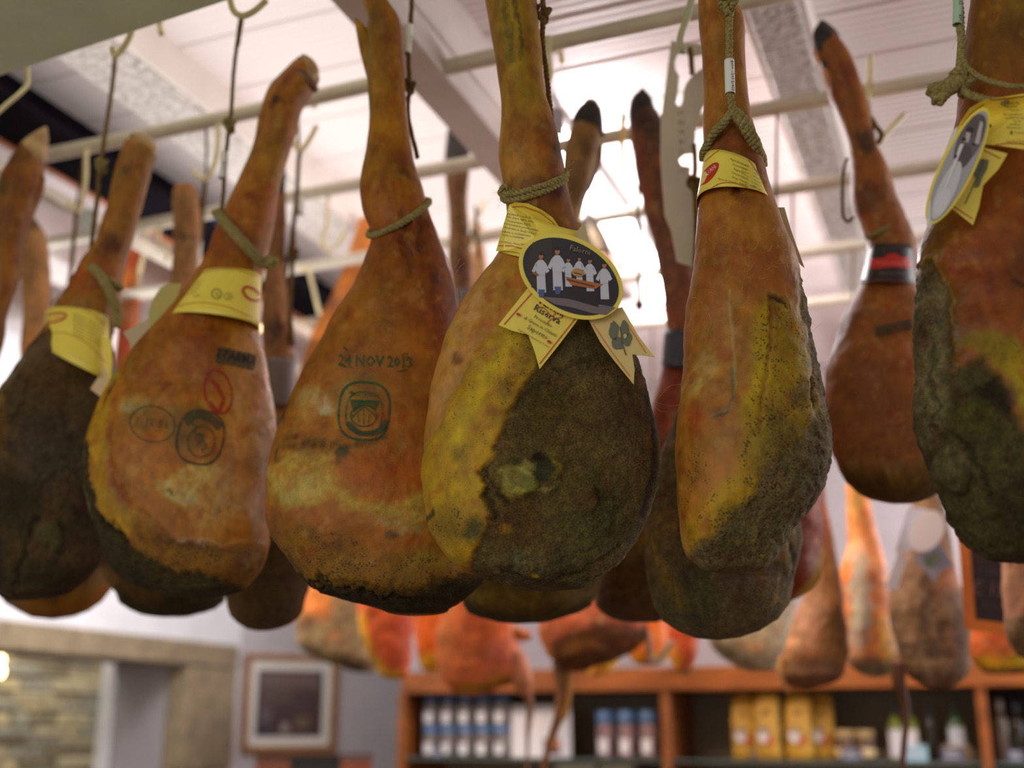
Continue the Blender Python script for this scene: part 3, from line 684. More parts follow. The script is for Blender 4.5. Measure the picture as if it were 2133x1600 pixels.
# ---------------------------------------------------------------- H4: the middle ham with the oval photograph label
st4 = hrow([(-130, 992, 1100), (-60, 1002, 1112), (0, 1011, 1118), (60, 1022, 1124), (110, 1030, 1128), (200, 1043, 1138), (260, 1043, 1156), (330, 1040, 1170), (385, 1049, 1180), (430, 1054, 1192), (480, 1052, 1208), (530, 1038, 1232), (580, 1000, 1258), (640, 960, 1285), (710, 925, 1312), (800, 899, 1345), (870, 887, 1367), (930, 882, 1377), (1000, 882, 1376), (1060, 890, 1362), (1110, 905, 1340), (1160, 940, 1303), (1195, 990, 1262), (1218, 1045, 1225)])
h4, p4 = new_ham('h4', st4, 1.28, 'large middle ham with an oval group photograph card and yellow fat band')
ops4 = [
    G([(1000, -140), (1110, -140), (1130, 150), (1140, 240), (1040, 240)], (158, 118, 30), a=.8, soft=40),
    S([(1050, -40), (1060, 60), (1075, 160)], 16, (190, 150, 30), a=.7, soft=14, tex=.3), S([(1035, 0), (1052, 70), (1060, 150)], 7, (96, 84, 52), a=.75, soft=6, tex=.4), S([(1062, 10), (1072, 60), (1085, 120), (1082, 150)], 4, (70, 66, 50), a=.8, soft=4, tex=.3),
    E(1140, 300, 40, 60, 20, (120, 52, 30), a=.75, soft=22), E(1158, 325, 18, 26, 20, (62, 20, 24), a=.85, soft=12), E(1075, 300, 26, 45, 10, (128, 62, 26), a=.6, soft=18), E(1110, 360, 26, 40, 0, (178, 112, 46), a=.5, soft=20), E(1170, 365, 30, 22, 0, (118, 44, 28), a=.6, soft=16),
    G([(1060, 400), (1195, 400), (1230, 540), (1190, 640), (1120, 520)], (126, 62, 34), a=.85, soft=22), E(1160, 410, 18, 30, 10, (74, 24, 24), a=.85, soft=12), E(1110, 530, 30, 14, 10, (70, 38, 20), a=.8, soft=12),
    E(960, 740, 34, 95, 14, (206, 150, 120), a=.55, soft=26, tex=.8), E(1000, 650, 60, 20, -45, (210, 160, 120), a=.6, soft=14, tex=.9, ts=50), E(935, 860, 26, 60, 8, (204, 152, 118), a=.55, soft=18, tex=.7), E(955, 770, 12, 20, 0, (116, 52, 48), a=.7, soft=8, tex=.6),
    G([(1105, 690), (1150, 730), (1110, 810), (1070, 880), (1040, 950), (1012, 1010), (1015, 1060), (1022, 1110), (985, 1165), (960, 1215), (900, 1150), (860, 1110), (860, 1000), (884, 955), (925, 905), (968, 830), (1000, 755), (1050, 708)], (204, 156, 4), a=.97, soft=9, warp=9, h=.003, m=.12, p=.5),
    S([(1085, 715), (1030, 800), (985, 880), (950, 960)], 13, (226, 184, 8), a=.9, soft=12), S([(1110, 740), (1075, 810), (1050, 860)], 17, (132, 90, 14), a=.7, soft=12, tex=.4, p=1), E(965, 965, 22, 18, 20, (150, 112, 30), a=.7, soft=10), E(985, 1120, 22, 28, 20, (74, 76, 50), a=.9, soft=9, m=.5), E(905, 1072, 9, 8, 0, (54, 46, 26), a=.9, soft=4), E(940, 1100, 30, 36, -40, (138, 102, 14), a=.6, soft=12, p=1),
    G([(1135, 735), (1180, 665), (1290, 668), (1345, 770), (1385, 900), (1388, 1010), (1345, 1125), (1245, 1225), (1110, 1300), (980, 1250), (990, 1165), (1020, 1110), (1010, 1050), (1012, 1015), (1045, 940), (1080, 870), (1108, 815)], (112, 92, 50), a=1, soft=6, warp=9, h=-.0015, m=1, p=.0),
    E(1200, 760, 80, 70, 0, (106, 88, 60), a=.7, soft=40, m=1), E(1300, 880, 60, 110, 10, (112, 82, 62), a=.6, soft=40), E(1130, 880, 40, 60, 30, (92, 72, 22), a=.6, soft=24), E(1060, 1100, 55, 60, 0, (96, 60, 26), a=.6, soft=20), E(1230, 1120, 70, 50, 0, (92, 90, 52), a=.6, soft=30), E(1265, 1090, 20, 60, 20, (92, 92, 58), a=.6, soft=12), E(1130, 1190, 90, 30, 0, (104, 94, 66), a=.6, soft=20),
    S([(1345, 810), (1352, 870), (1362, 960), (1340, 1080)], 9, (60, 36, 20), a=.8, soft=8, h=-.002), S([(1330, 800), (1342, 900), (1350, 960)], 7, (146, 92, 36), a=.6, soft=6), S([(1060, 900), (1150, 810), (1230, 780)], 2, (62, 44, 18), a=.8, soft=5, h=-.0025), S([(1010, 1010), (1015, 1050), (1040, 1100)], 4, (54, 34, 12), a=.9, soft=5, h=-.004),
    S([(1050, 1195), (1120, 1222), (1200, 1210), (1290, 1150)], 3, (70, 56, 30), a=.7, soft=5, h=-.0025), 
    E(1102, 1022, 62, 42, -8, (112, 92, 40), a=.7, soft=12, h=.003), E(1080, 1030, 38, 30, 10, (150, 142, 66), a=.9, soft=7, h=.007, m=.55), E(1098, 1008, 20, 12, -10, (196, 190, 110), a=.85, soft=6, h=.002, m=.3), E(1078, 1054, 15, 9, 0, (196, 180, 80), a=.85, soft=5, h=.002), E(1135, 1008, 26, 24, -20, (74, 72, 50), a=.95, soft=6, h=-.004), E(1120, 985, 12, 8, 0, (40, 28, 16), a=.95, soft=4, h=-.003), S([(1148, 984), (1160, 996), (1166, 1012), (1155, 1022)], 5, (150, 124, 40), a=.8, soft=4, h=.003), S([(1110, 1050), (1130, 1052), (1150, 1040)], 4, (168, 150, 100), a=.7, soft=4, h=.002), S([(1020, 1000), (1028, 1040), (1060, 1066)], 3, (52, 36, 12), a=.9, soft=4, h=-.003),
    E(1215, 1068, 36, 28, -15, (120, 86, 48), a=.7, soft=9, h=.004), S([(1240, 1048), (1246, 1066), (1240, 1080)], 4, (50, 34, 20), a=.8, soft=4, h=-.003), E(1110, 1206, 9, 5, 0, (196, 156, 20), a=.95, soft=3), E(1056, 1128, 14, 9, 0, (170, 116, 24), a=.7, soft=5), E(1085, 1190, 26, 12, 60, (120, 116, 84), a=.6, soft=8, h=.002),
]
b4, V4, F4 = ham_mesh('ham_body', h4, st4, p4, (196, 134, 74), ops4, 11, step=3.0, seg=300, lump=.0024)
T4 = bvh(V4, F4)
loop_rope(h4, p4, (1045, 401), (1178, 362), 0.0042, sag=12, ratio=1.0)
loop_rope(h4, p4, (1050, 412), (1176, 372), 0.0042, sag=14, ratio=1.0)
knot(h4, p4.at(1058, 403, 0.02), 0.0035, 0.009)
cord(h4, [barpt(1137, 1.35), p4.at(1136, -120, -.02), p4.at(1131, 0, -.01), p4.at(1132, 30, 0), p4.at(1130, 90, -.01), p4.at(1138, 150, -.03), p4.at(1160, 360, -.05)], 0.0036, material=M_cord2)
knot(h4, p4.at(1132, 28, 0.0), 0.003, 0.010, M_cord2)
# paper collar and the hanging oval card
lb, tb = wrap_label('label_band', h4, p4, (1064, 424), (1218, 476), (1036, 522), (1226, 560), -14, -4, 1.12, M_ygpaper)
def card4(off):
    return lambda x, y: p4.at(x, y, off + 0.014 - 0.00012 * (y - 575))
def spline_edge(P, n=60): return [tuple(q) for q in catmull(P, n)]
fl = [(1061, 426), (1074, 421), (1100, 424), (1130, 438), (1150, 452), (1172, 482), (1176, 492), (1150, 494), (1122, 506), (1102, 524), (1096, 531), (1072, 524), (1048, 522), (1033, 523)]
w1, tw1 = sheet('label_wing', h4, fl, lambda x, y: p4.at(x, y, 0.062 - 0.035 * max(0, (1085 - x) / 55.0) ** 2 - 0.02 * max(0, (x - 1110) / 60) ** 2), M_ygpaper)
sheet('label_wing', h4, [(1196, 492), (1213, 466), (1219, 470), (1228, 510), (1216, 506)], lambda x, y: p4.at(x, y, 0.040), M_bkpaper)
tl, ttl = sheet('ribbon_tail', h4, [(1101, 598), (1150, 628), (1208, 660), (1166, 716), (1124, 769), (1113, 730), (1100, 697), (1070, 690), (1038, 677)], card4(0.086), M_ygpaper)
tr_, ttr = sheet('ribbon_tail', h4, [(1224, 662), (1296, 640), (1330, 700), (1364, 744), (1340, 741), (1317, 738), (1322, 770), (1320, 801), (1280, 752), (1250, 712)], card4(0.084), mat('yellow_paper_tail', (226, 200, 130), 0.45))
ov, tov = sheet('oval_card', h4, ell(1189, 576, 117, 79, 30, 60), card4(0.094), M_ygpaper)
fbk = lambda x, y: card4(0.095)(x, y)
decal('print', w1, tw1, [(band([(1066, 431), (1090, 430), (1125, 443), (1150, 462), (1168, 488)], 2.2), (214, 130, 50)), (band([(1038, 512), (1066, 512), (1094, 520)], 2.2), (204, 110, 50)),
    (sum([text_polys(s, x, y, 5, a) for s, x, y, a in (('Ingredienti: coscia di suino', 1086, 452, 10), ('sale, pepe, aglio, zuccheri', 1088, 459, 11), ('Conservante E252', 1080, 466, 11), ('Da consumarsi previa cottura', 1084, 474, 12), ('Conservare in luogo fresco', 1080, 481, 12), ('Prodotto e confezionato', 1072, 488, 9), ('Lotto e scadenza', 1068, 494, 9))], []), (130, 118, 60)),
    (text_polys('Greve in Chianti - Piazza Matteotti', 1066, 508, 4, 8), (120, 100, 60))])
# the oval photograph: six people in white coats behind a carved counter
def person_print(x, y, h, wide=1.0, arm=0):
    w = wide * h
    return [[(x - 8*w, y - 38*h), (x - 3*h, y - 44*h), (x + 4*h, y - 44*h), (x + 9*w, y - 37*h), (x + 8*h, y - 16*h), (x - 7*h, y - 16*h)],
            [(x - 7*h, y - 17*h), (x + 8*h, y - 17*h), (x + 10*h, y + 14*h), (x - 6*h, y + 14*h)],
            [(x - 8*w, y - 38*h), (x - 5*h, y - 34*h), (x - 9*w, y - 20*h), (x - 14*w, y - 24*h)],
            [(x + 9*w, y - 37*h), (x + 5*h, y - 34*h), (x + 9*w, y - 20*h), (x + 14*w, y - 24*h)]]
PH = [(1126, 588, .98), (1160, 582, 1.05), (1183, 580, .72), (1206, 574, .66), (1228, 588, .82), (1258, 603, .92)]
coats = []; heads = []; hair = []; legs = []
for i, (x, y, h) in enumerate(PH):
    h *= 1.2; y += 5; coats += person_print(x, y, h, 1.12); heads.append(ell(x + 1, y - 50 * h, 4.2 * h, 5.6 * h, 10, 10)); hair.append(ell(x + 1, y - 54.5 * h, 4.4 * h, 2.6 * h, 10, 8))
    if i in (0, 1): legs.append([(x - 5, y + 10), (x + 9, y + 10), (x + 7, y + 26), (x - 3, y + 26)])
decal('photograph_print', ov, tov, [([ell(1189, 576, 108, 70, 30, 60)], (40, 34, 48)),
    ([[(1110, 505), (1150, 498), (1150, 560), (1108, 600), (1096, 560)]], (56, 46, 42)),
    ([[(1128, 618), (1180, 622), (1282, 640), (1262, 656), (1232, 652), (1190, 640), (1156, 634)]], (120, 106, 112)),
    ([[(1182, 588), (1250, 596), (1246, 640), (1184, 622)]], (34, 26, 34)),
    (coats, (204, 206, 222)), (legs, (76, 90, 150)), (heads, (180, 120, 92)), (hair, (40, 26, 20)),
    ([[(1177, 576), (1214, 584), (1256, 592), (1240, 602), (1190, 594)]], (178, 104, 52)), (band([(1180, 582), (1238, 597)], 3), (90, 50, 26)),
    ([ell(1204, 568, 13, 9, 10, 12)], (190, 140, 90)), (band([(1196, 568), (1212, 572)], 2), (60, 40, 30)),
    ([[(1114, 566), (1122, 572), (1118, 575), (1108, 570)]], (150, 84, 60)),
    (text_polys('Falorni', 1207, 526, 12, 14), (150, 132, 96))], fb=fbk)
A4 = 30
decal('print', tl, ttl, [(band([(1050, 676), (1112, 606)], 2.4), (204, 90, 40)), (band([(1124, 758), (1198, 664)], 2.4), (204, 90, 40)),
    (text_polys('Falorni', 1147, 646, 15, A4, 1.05, bold=.01), (40, 52, 36)), (text_polys('Riserva', 1137, 660, 15, A4, 1.05, bold=.01), (40, 52, 36)),
    (band(spline_edge([(1112, 645), (1130, 640), (1150, 658), (1162, 648), (1172, 660), (1150, 664), (1140, 672)], 30), 1.6), (200, 50, 40)),
    (text_polys('Prosciutto', 1130, 672, 7.5, A4), (50, 56, 38)), (text_polys('di Greve in Chianti', 1124, 683, 7.5, A4), (50, 56, 38)), (text_polys('Saporito', 1118, 696, 10.5, A4), (50, 56, 38)),
    (text_polys('stagionatura superiore a 12 mesi', 1111, 706, 4.2, A4), (70, 66, 44)),
    ([ell(1080, 655, 5, 3, A4), ell(1144, 712, 5, 3, A4)], (204, 60, 46))])
leafp = []
rgl = random.Random(4)
for cx, cy, rx, ry in ((1279, 690, 10, 22), (1301, 688, 9, 22), (1287, 714, 14, 14), (1306, 706, 10, 16)):
    leafp.append([(cx + rx * math.cos(t) * rgl.uniform(.8, 1.15), cy + ry * math.sin(t) * rgl.uniform(.85, 1.1)) for t in np.linspace(0, 6.1, 18)])
decal('print', tr_, ttr, [(band([(1236, 676), (1276, 736), (1312, 784)], 2.2), (214, 140, 60)), (band([(1302, 668), (1346, 736)], 2.0), (214, 140, 60)), (leafp, (108, 112, 92)), (band([(1292, 680), (1296, 716), (1304, 740)], 2.4), (84, 92, 76)), ([ell(1302, 700, 3.5, 5)], (200, 190, 140))])

# ---------------------------------------------------------------- H3: the date-stamped ham
st3 = hrow([(-110, 764, 786), (-70, 758, 798), (0, 756, 808), (40, 764, 831), (100, 762, 838), (180, 766, 844), (260, 770, 849), (330, 760, 862), (390, 751, 879), (440, 755, 896), (490, 774, 915), (550, 757, 934), (600, 733, 947), (650, 700, 956), (720, 664, 965), (800, 620, 974), (880, 585, 982), (950, 566, 990), (1000, 558, 998), (1060, 554, 1005), (1110, 563, 1010), (1160, 596, 1014)]) + [(643, 1222, 1012, 1205), (705, 1250, 985, 1240), (790, 1272, 940, 1268)]
h3, p3 = new_ham('h3', st3, 1.39, 'orange ham stamped with a green date and round green seal')
ops3 = [
    G([(740, -120), (840, -120), (850, 260), (890, 400), (750, 400)], (176, 116, 26), a=.75, soft=40), S([(790, 20), (800, 90), (812, 160)], 13, (130, 78, 40), a=.6, soft=14, tex=.3), E(785, 60, 16, 40, 10, (120, 84, 52), a=.6, soft=12), E(840, 130, 10, 90, 0, (150, 78, 50), a=.6, soft=12),
    S([(772, 100), (778, 200), (776, 250)], 5, (116, 112, 70), a=.7, soft=6), E(830, 350, 40, 26, 30, (124, 50, 20), a=.7, soft=20), E(780, 370, 26, 60, 0, (160, 108, 24), a=.6, soft=24), E(845, 380, 10, 8, 0, (84, 26, 14), a=.7, soft=6), E(800, 320, 30, 36, 0, (186, 120, 30), a=.5, soft=20),
    G([(770, 480), (915, 440), (960, 640), (965, 760), (830, 700), (760, 600)], (140, 62, 14), a=.8, soft=34), S([(850, 470), (856, 540), (862, 600)], 8, (100, 40, 12), a=.6, soft=8, h=-.003), S([(880, 470), (890, 540)], 8, (98, 38, 12), a=.6, soft=8, h=-.003), E(912, 612, 12, 20, 0, (62, 26, 24), a=.8, soft=10), E(885, 665, 18, 30, -30, (190, 112, 80), a=.7, soft=10, tex=.5), E(870, 640, 20, 12, 0, (186, 110, 70), a=.5, soft=10, tex=.6),
    E(940, 850, 36, 220, 0, (150, 62, 6), a=.8, soft=30), E(800, 660, 60, 110, 10, (178, 112, 30), a=.4, soft=40),
    E(660, 860, 34, 30, -20, (206, 170, 120), a=.75, soft=12, tex=.5, m=.2), E(690, 870, 22, 14, 30, (214, 190, 146), a=.8, soft=8, tex=.4), E(640, 900, 26, 30, 20, (196, 140, 70), a=.5, soft=14, tex=.6),
    E(650, 945, 60, 22, 10, (98, 80, 26), a=.7, soft=14, tex=.7, m=.35), E(690, 965, 60, 20, -8, (86, 70, 20), a=.6, soft=12, tex=.8), E(730, 978, 14, 22, 20, (62, 66, 24), a=.9, soft=6), S([(735, 965), (780, 948), (810, 938)], 5, (74, 66, 24), a=.8, soft=6, tex=.3),
    G([(560, 985), (640, 965), (700, 985), (730, 1035), (790, 1070), (900, 1050), (985, 1010), (990, 1060), (940, 1090), (860, 1100), (790, 1100), (700, 1062), (640, 1072), (570, 1040)], (214, 178, 104), a=.85, soft=12, tex=.55, m=.2), E(640, 1040, 60, 26, 0, (226, 196, 124), a=.7, soft=16, tex=.3), E(840, 1110, 60, 14, 4, (196, 160, 118), a=.75, soft=8, tex=.6), E(830, 1130, 12, 8, 0, (70, 60, 34), a=.8, soft=5),
    E(820, 1010, 90, 50, -10, (196, 98, 8), a=.8, soft=24), E(758, 858, 50, 58, 0, (120, 116, 44), a=.42, soft=8),
    G([(550, 1075), (600, 1100), (700, 1150), (820, 1170), (940, 1155), (1010, 1100), (1040, 1200), (980, 1300), (800, 1300), (640, 1260), (560, 1140)], (150, 104, 14), a=.8, soft=26, warp=16, m=.3, p=.9), E(700, 1140, 90, 14, 22, (112, 74, 20), a=.6, soft=12, tex=.5, p=1), E(930, 1165, 70, 24, -14, (176, 138, 20), a=.7, soft=14, tex=.4),
    G([(550, 1120), (590, 1160), (640, 1205), (740, 1232), (860, 1240), (960, 1215), (1015, 1170), (1030, 1240), (960, 1310), (800, 1310), (640, 1280), (540, 1180)], (84, 66, 14), a=.9, soft=14, warp=14, h=-.002, m=.9), G([(600, 1205), (700, 1240), (860, 1262), (1010, 1216), (1000, 1320), (700, 1320), (590, 1250)], (54, 44, 20), a=.9, soft=12, warp=12, m=1, h=-.002), S([(640, 1208), (740, 1246), (860, 1262)], 3, (28, 22, 10), a=.8, soft=4, h=-.004, warp=16),
    E(598, 872, 9, 26, 18, (86, 74, 30), a=.9, soft=5), E(588, 960, 8, 14, 0, (80, 66, 24), a=.8, soft=5),
]
b3, V3, F3 = ham_mesh('ham_body', h3, st3, p3, (182, 106, 18), ops3, 23, step=3.2, seg=290, lump=.002)
T3 = bvh(V3, F3)
ham_mesh('dew_claw', h3, [(738, 42, 745, 40), (741, 60, 760, 55), (745, 84, 772, 78), (750, 110, 786, 104), (758, 140, 788, 136), (766, 170, 796, 168)], p3, (180, 122, 40), [E(744, 60, 10, 18, 0, (190, 128, 36), a=.8)], 5, step=4, seg=28, ratio=(.9, .9), lump=.0008)
loop_rope(h3, p3, (771, 487), (891, 421), 0.0048, sag=13, ratio=1.0, grow=1.04)
cord(h3, [barpt(864, 1.35), p3.at(862, -110, -.02), p3.at(858, 0, -.02), p3.at(855, 60, -.02), p3.at(851, 115, -.02), p3.at(853, 178, -.02), p3.at(850, 240, -.025), p3.at(870, 330, -.05)], 0.0036, material=M_cord2)
knot(h3, p3.at(853, 180, -0.018), 0.003, 0.009, M_cord2)
def sleeve_tag(parent, plane, pts, w, off, txt, ang=80, name='price_tag', material=None, size=6):
    """small paper sleeve folded round a cord, printed"""
    P = [plane.at(x, y, off) for x, y in pts]; v, f = tube(P, w, 12, 12); f = f[:-2]
    o = build(name, v, f, material or M_tag, parent); md = o.modifiers.new('th', 'SOLIDIFY'); md.thickness = 0.0004
    tr = bvh(v, f); mx = sum(p[0] for p in pts) / len(pts); my = sum(p[1] for p in pts) / len(pts)
    if txt: decal('print', o, tr, [(sum([text_polys(s, mx + dx, my + dy, size, ang) for s, dx, dy in txt], []), (70, 72, 70))])
    return o
sleeve_tag(h3, p3, [(853, 52), (851, 80), (849, 112)], 0.0056, -0.018, [('12 43', 3, 0)])

# stamps on H3
def ring(cx, cy, rx, ry, w, rot=0, sq=2.0, n=40):
    P = []
    for t in np.linspace(0, 2 * math.pi, n, endpoint=False):
        c, s = math.cos(t), math.sin(t); x = rx * math.copysign(abs(c) ** (2 / sq), c); y = ry * math.copysign(abs(s) ** (2 / sq), s)
        a = math.radians(rot); P.append((cx + x * math.cos(a) - y * math.sin(a), cy + x * math.sin(a) + y * math.cos(a)))
    return band(P, w, True)
def blob(cx, cy, rx, ry, rot=0, sq=2.0, n=24):
    P = []
    for t in np.linspace(0, 2 * math.pi, n, endpoint=False):
        c, s = math.cos(t), math.sin(t); x = rx * math.copysign(abs(c) ** (2 / sq), c); y = ry * math.copysign(abs(s) ** (2 / sq), s)
        a = math.radians(rot); P.append((cx + x * math.cos(a) - y * math.sin(a), cy + x * math.sin(a) + y * math.cos(a)))
    c0 = (cx, cy); return [[c0, P[i], P[(i + 1) % n]] for i in range(n)]
decal('date_stamp', h3, T3, [(text_polys('24 NOV 2013', 782, 763, 24, 2, 0.84, bold=.03), (14, 84, 40)), (band([(716, 722), (722, 730)], 5), (24, 66, 40)), (band([(836, 740), (848, 736), (847, 752)], 3), (24, 66, 40)), (band([(826, 774), (848, 770)], 3), (24, 66, 40)), (band([(708, 762), (736, 766)], 2), (40, 80, 40))], INK, 0.0014)
G3 = (14, 78, 36)
decal('round_stamp', h3, T3, [(ring(758, 856, 53, 60, 5, 4, 2.8), G3), (ring(758, 860, 38, 44, 2.2, 4, 2.6), G3),
    ([[(728, 832), (790, 834), (782, 856), (760, 840), (736, 858)]], G3), (ring(757, 866, 27, 22, 3, 0), G3),
    (band([(732, 868), (758, 846), (784, 868)], 3), G3), (band([(757, 850), (757, 884)], 2.4), G3), (band([(744, 862), (748, 882)], 2.2), G3), (band([(770, 862), (766, 882)], 2.2), G3),
    (band(spline_edge([(722, 880), (750, 902), (790, 896), (806, 874)], 20), 11), (30, 70, 42)), (text_polys('PROSCIUTTO', 758, 826, 8, 2, .8), G3), ([[(726, 818), (734, 812), (736, 822)]], G3)], INK, 0.0014)

# ---------------------------------------------------------------- H2: the leaning-leg ham
st2 = [(612, 133, 664, 168), (587, 158, 648, 195), (561, 187, 628, 228), (543, 240, 617, 275), (528, 305, 598, 330), (505, 362, 583, 385), (478, 418, 574, 440), (452, 480, 563, 505), (430, 540, 547, 570), (392, 602, 540, 630), (338, 668, 538, 690), (269, 748, 556, 755), (230, 803, 565, 810), (203, 859, 572, 862), (184, 918, 576, 915), (176, 965, 573, 965), (184, 1047, 557, 1047), (203, 1112, 561, 1100), (230, 1178, 557, 1150), (272, 1214, 540, 1190), (340, 1238, 510, 1222)]
h2, p2 = new_ham('h2', st2, 1.46, 'ham with a leaning leg, yellow collar and red oval stamp')
ops2 = [
    G([(540, 120), (680, 120), (600, 520), (440, 520)], (176, 106, 46), a=.7, soft=30), E(578, 233, 13, 12, 0, (54, 26, 28), a=.95, soft=7), E(600, 175, 26, 20, 30, (140, 72, 56), a=.6, soft=14), E(568, 340, 24, 70, 15, (172, 124, 50), a=.6, soft=24), E(560, 450, 30, 40, 10, (190, 104, 70), a=.7, soft=16), E(530, 425, 14, 8, 0, (156, 52, 20), a=.8, soft=8), E(480, 520, 50, 50, 0, (166, 78, 26), a=.7, soft=26), E(566, 275, 40, 30, 0, (148, 84, 60), a=.4, soft=20),
    E(400, 760, 110, 110, 0, (164, 92, 18), a=.6, soft=50), E(350, 720, 12, 8, 0, (140, 40, 14), a=.9, soft=7), E(440, 740, 60, 60, 0, (150, 74, 20), a=.5, soft=30), E(372, 830, 12, 7, 0, (120, 34, 16), a=.7, soft=6), E(350, 700, 60, 20, -30, (190, 128, 50), a=.5, soft=16, tex=.4),
    G([(520, 690), (560, 690), (600, 860), (600, 1100), (520, 1100), (470, 1060), (470, 1000), (500, 900), (500, 760)], (214, 150, 120), a=.75, soft=20, tex=.2, g=.8),  # pale pink highlight painted down the right side, with extra gloss
    E(310, 870, 26, 22, 0, (186, 170, 120), a=.8, soft=9, tex=.6), E(330, 900, 36, 26, 0, (112, 92, 44), a=.6, soft=14, tex=.4),
    E(415, 912, 46, 52, 0, (122, 92, 22), a=.55, soft=8),
    E(400, 1045, 40, 22, 20, (216, 196, 136), a=.85, soft=10, tex=.5, m=.15), E(430, 1010, 46, 20, -20, (210, 186, 124), a=.7, soft=12, tex=.6), E(310, 1000, 16, 12, 0, (206, 150, 90), a=.7, soft=8, tex=.4), E(388, 1045, 5, 4, 0, (80, 62, 26), a=.9, soft=3), E(472, 1080, 3, 3, 0, (70, 50, 30), a=.9, soft=2), E(470, 1060, 50, 60, 0, (222, 176, 130), a=.5, soft=26, tex=.5),
    G([(240, 790), (262, 800), (258, 850), (246, 940), (250, 1000), (262, 1060), (320, 1120), (400, 1165), (360, 1150), (230, 1100), (205, 1020), (196, 930), (214, 850)], (208, 152, 6), a=.95, soft=9, warp=8, p=.45, m=.15, h=.0015), E(246, 836, 6, 26, 4, (108, 54, 16), a=.95, soft=4, h=-.004), E(240, 800, 16, 12, 0, (190, 180, 60), a=.8, soft=6),
    S([(262, 900), (258, 960), (262, 1020), (300, 1080), (370, 1130)], 7, (150, 70, 8), a=.8, soft=8, h=-.002),
    S([(250, 960), (232, 1010), (262, 1070), (330, 1115)], 13, (188, 140, 10), a=.8, soft=9, p=.5),
    G([(300, 1095), (380, 1135), (460, 1150), (560, 1145), (580, 1200), (480, 1260), (360, 1260), (260, 1190), (300, 1160)], (150, 100, 22), a=.9, soft=14, warp=10, m=.4, p=1), E(420, 1150, 70, 12, 10, (100, 56, 20), a=.7, soft=8, tex=.5, p=1), E(520, 1180, 40, 26, 0, (164, 106, 46), a=.7, soft=12, g=1), S([(400, 1140), (480, 1146), (556, 1128)], 5, (206, 150, 130), a=.5, soft=5, h=.001, g=1),
    G([(170, 930), (200, 930), (206, 1000), (232, 1070), (290, 1130), (370, 1190), (500, 1225), (540, 1215), (480, 1300), (380, 1300), (250, 1260), (180, 1150), (165, 1040)], (76, 62, 30), a=1, soft=8, warp=9, m=1, h=-.001), E(280, 1180, 60, 24, 40, (66, 56, 30), a=.7, soft=12, m=1), S([(236, 1082), (262, 1118), (290, 1140)], 2.5, (24, 18, 8), a=.9, soft=3, h=-.004), E(400, 1235, 90, 16, 0, (84, 70, 42), a=.7, soft=8), S([(180, 950), (186, 1020), (204, 1090)], 4, (146, 126, 90), a=.5, soft=4),
]
b2, V2, F2 = ham_mesh('ham_body', h2, st2, p2, (186, 110, 26), ops2, 37, step=3.2, seg=280, lump=.0022)
T2 = bvh(V2, F2)
toe(h2, p2, [(618, 128, 640, 132), (612, 138, 656, 160), (600, 150, 664, 186)], 0.004, M_hoofd)
toe(h2, p2, [(630, 130, 664, 146), (634, 138, 667, 158), (632, 152, 658, 176), (636, 168, 652, 184)], 0.012, M_hoofp)
toe(h2, p2, [(614, 134, 622, 140), (600, 152, 614, 164), (592, 172, 606, 182)], 0.012, M_hoofd)
loop_rope(h2, p2, (458, 448), (545, 545), 0.0048, sag=6, ratio=1.05, grow=1.02)
cord(h2, [p2.at(452, 442, .02), p2.at(490, 488, .06), p2.at(520, 520, .055), p2.at(548, 548, .035), p2.at(572, 544, .035)], 0.0085, name='cord_end')
knot(h2, p2.at(566, 545, 0.035), 0.004, 0.008)
cord(h2, [p2.at(502, 32, .0), p2.at(498, 60, 0), p2.at(487, 150, 0), p2.at(482, 230, 0), p2.at(478, 262, 0), p2.at(470, 330, 0), p2.at(464, 420, .0), p2.at(458, 450, .01)], 0.0034, material=M_cord3)
knot(h2, p2.at(479, 260, 0.0), 0.0035, 0.010)
cord(h2, [p2.at(496, 96, .003), p2.at(502, 60, .004), p2.at(506, 34, .003)], 0.0028, material=M_cord3)
sleeve_tag(h2, p2, [(468, 318), (466, 345), (462, 372)], 0.0062, 0.0, [('PR 10', -2, 0)], 84)
lb2, tb2 = wrap_label('label_band', h2, p2, (410, 574), (545, 578), (344, 664), (541, 688), 18, 22, 1.06, M_ygpaper)
# make the collar's outer corner flare out to the right
decal('print', lb2, tb2, [(band(spline_edge([(400, 578), (440, 563), (490, 560), (530, 575)], 20), 2), (214, 160, 30)), (band(spline_edge([(360, 640), (410, 630), (470, 638), (525, 662)], 20), 2), (214, 150, 30)),
    (sum([text_polys(s, x, y, 5, a) for s, x, y, a in (('Conservare a', 404, 590, -14), ('temperatura', 402, 597, -14), ('inferiore ai', 400, 604, -12), ('15 gradi', 398, 611, -12))], []), (150, 138, 60)),
    (ring(451, 612, 10, 10, 2), (120, 112, 60)), (text_polys('G', 451, 617, 9, 10), (110, 104, 56)), (ring(475, 617, 8, 7, 1.2), (150, 140, 70)), (text_polys('F', 476, 622, 8, 10), (130, 120, 60)),
    (ring(524, 612, 20, 11, 5, 35), (200, 40, 34)), (text_polys('12:31', 410, 618, 5, -6), (130, 110, 50))])
sheet('label_wing', h2, [(352, 591), (378, 590), (372, 612), (352, 650), (338, 668), (312, 684), (310, 650), (318, 622), (334, 600)], lambda x, y: p2.at(x, y, -0.01), mat('paper_shade', (186, 172, 96), 0.6))
sheet('ribbon_tail', h2, [(310, 664), (342, 640), (338, 668), (290, 715), (272, 742), (271, 716), (257, 692)], lambda x, y: p2.at(x, y, -0.016), M_bkpaper)
decal('small_stamp', h2, T2, [(band([(452, 738), (490, 746), (532, 756)], 34), (64, 68, 50)), (text_polys('2 PARMA', 490, 752, 20, 13, .8, bold=.02), (34, 34, 26))], INK, 0.0014)
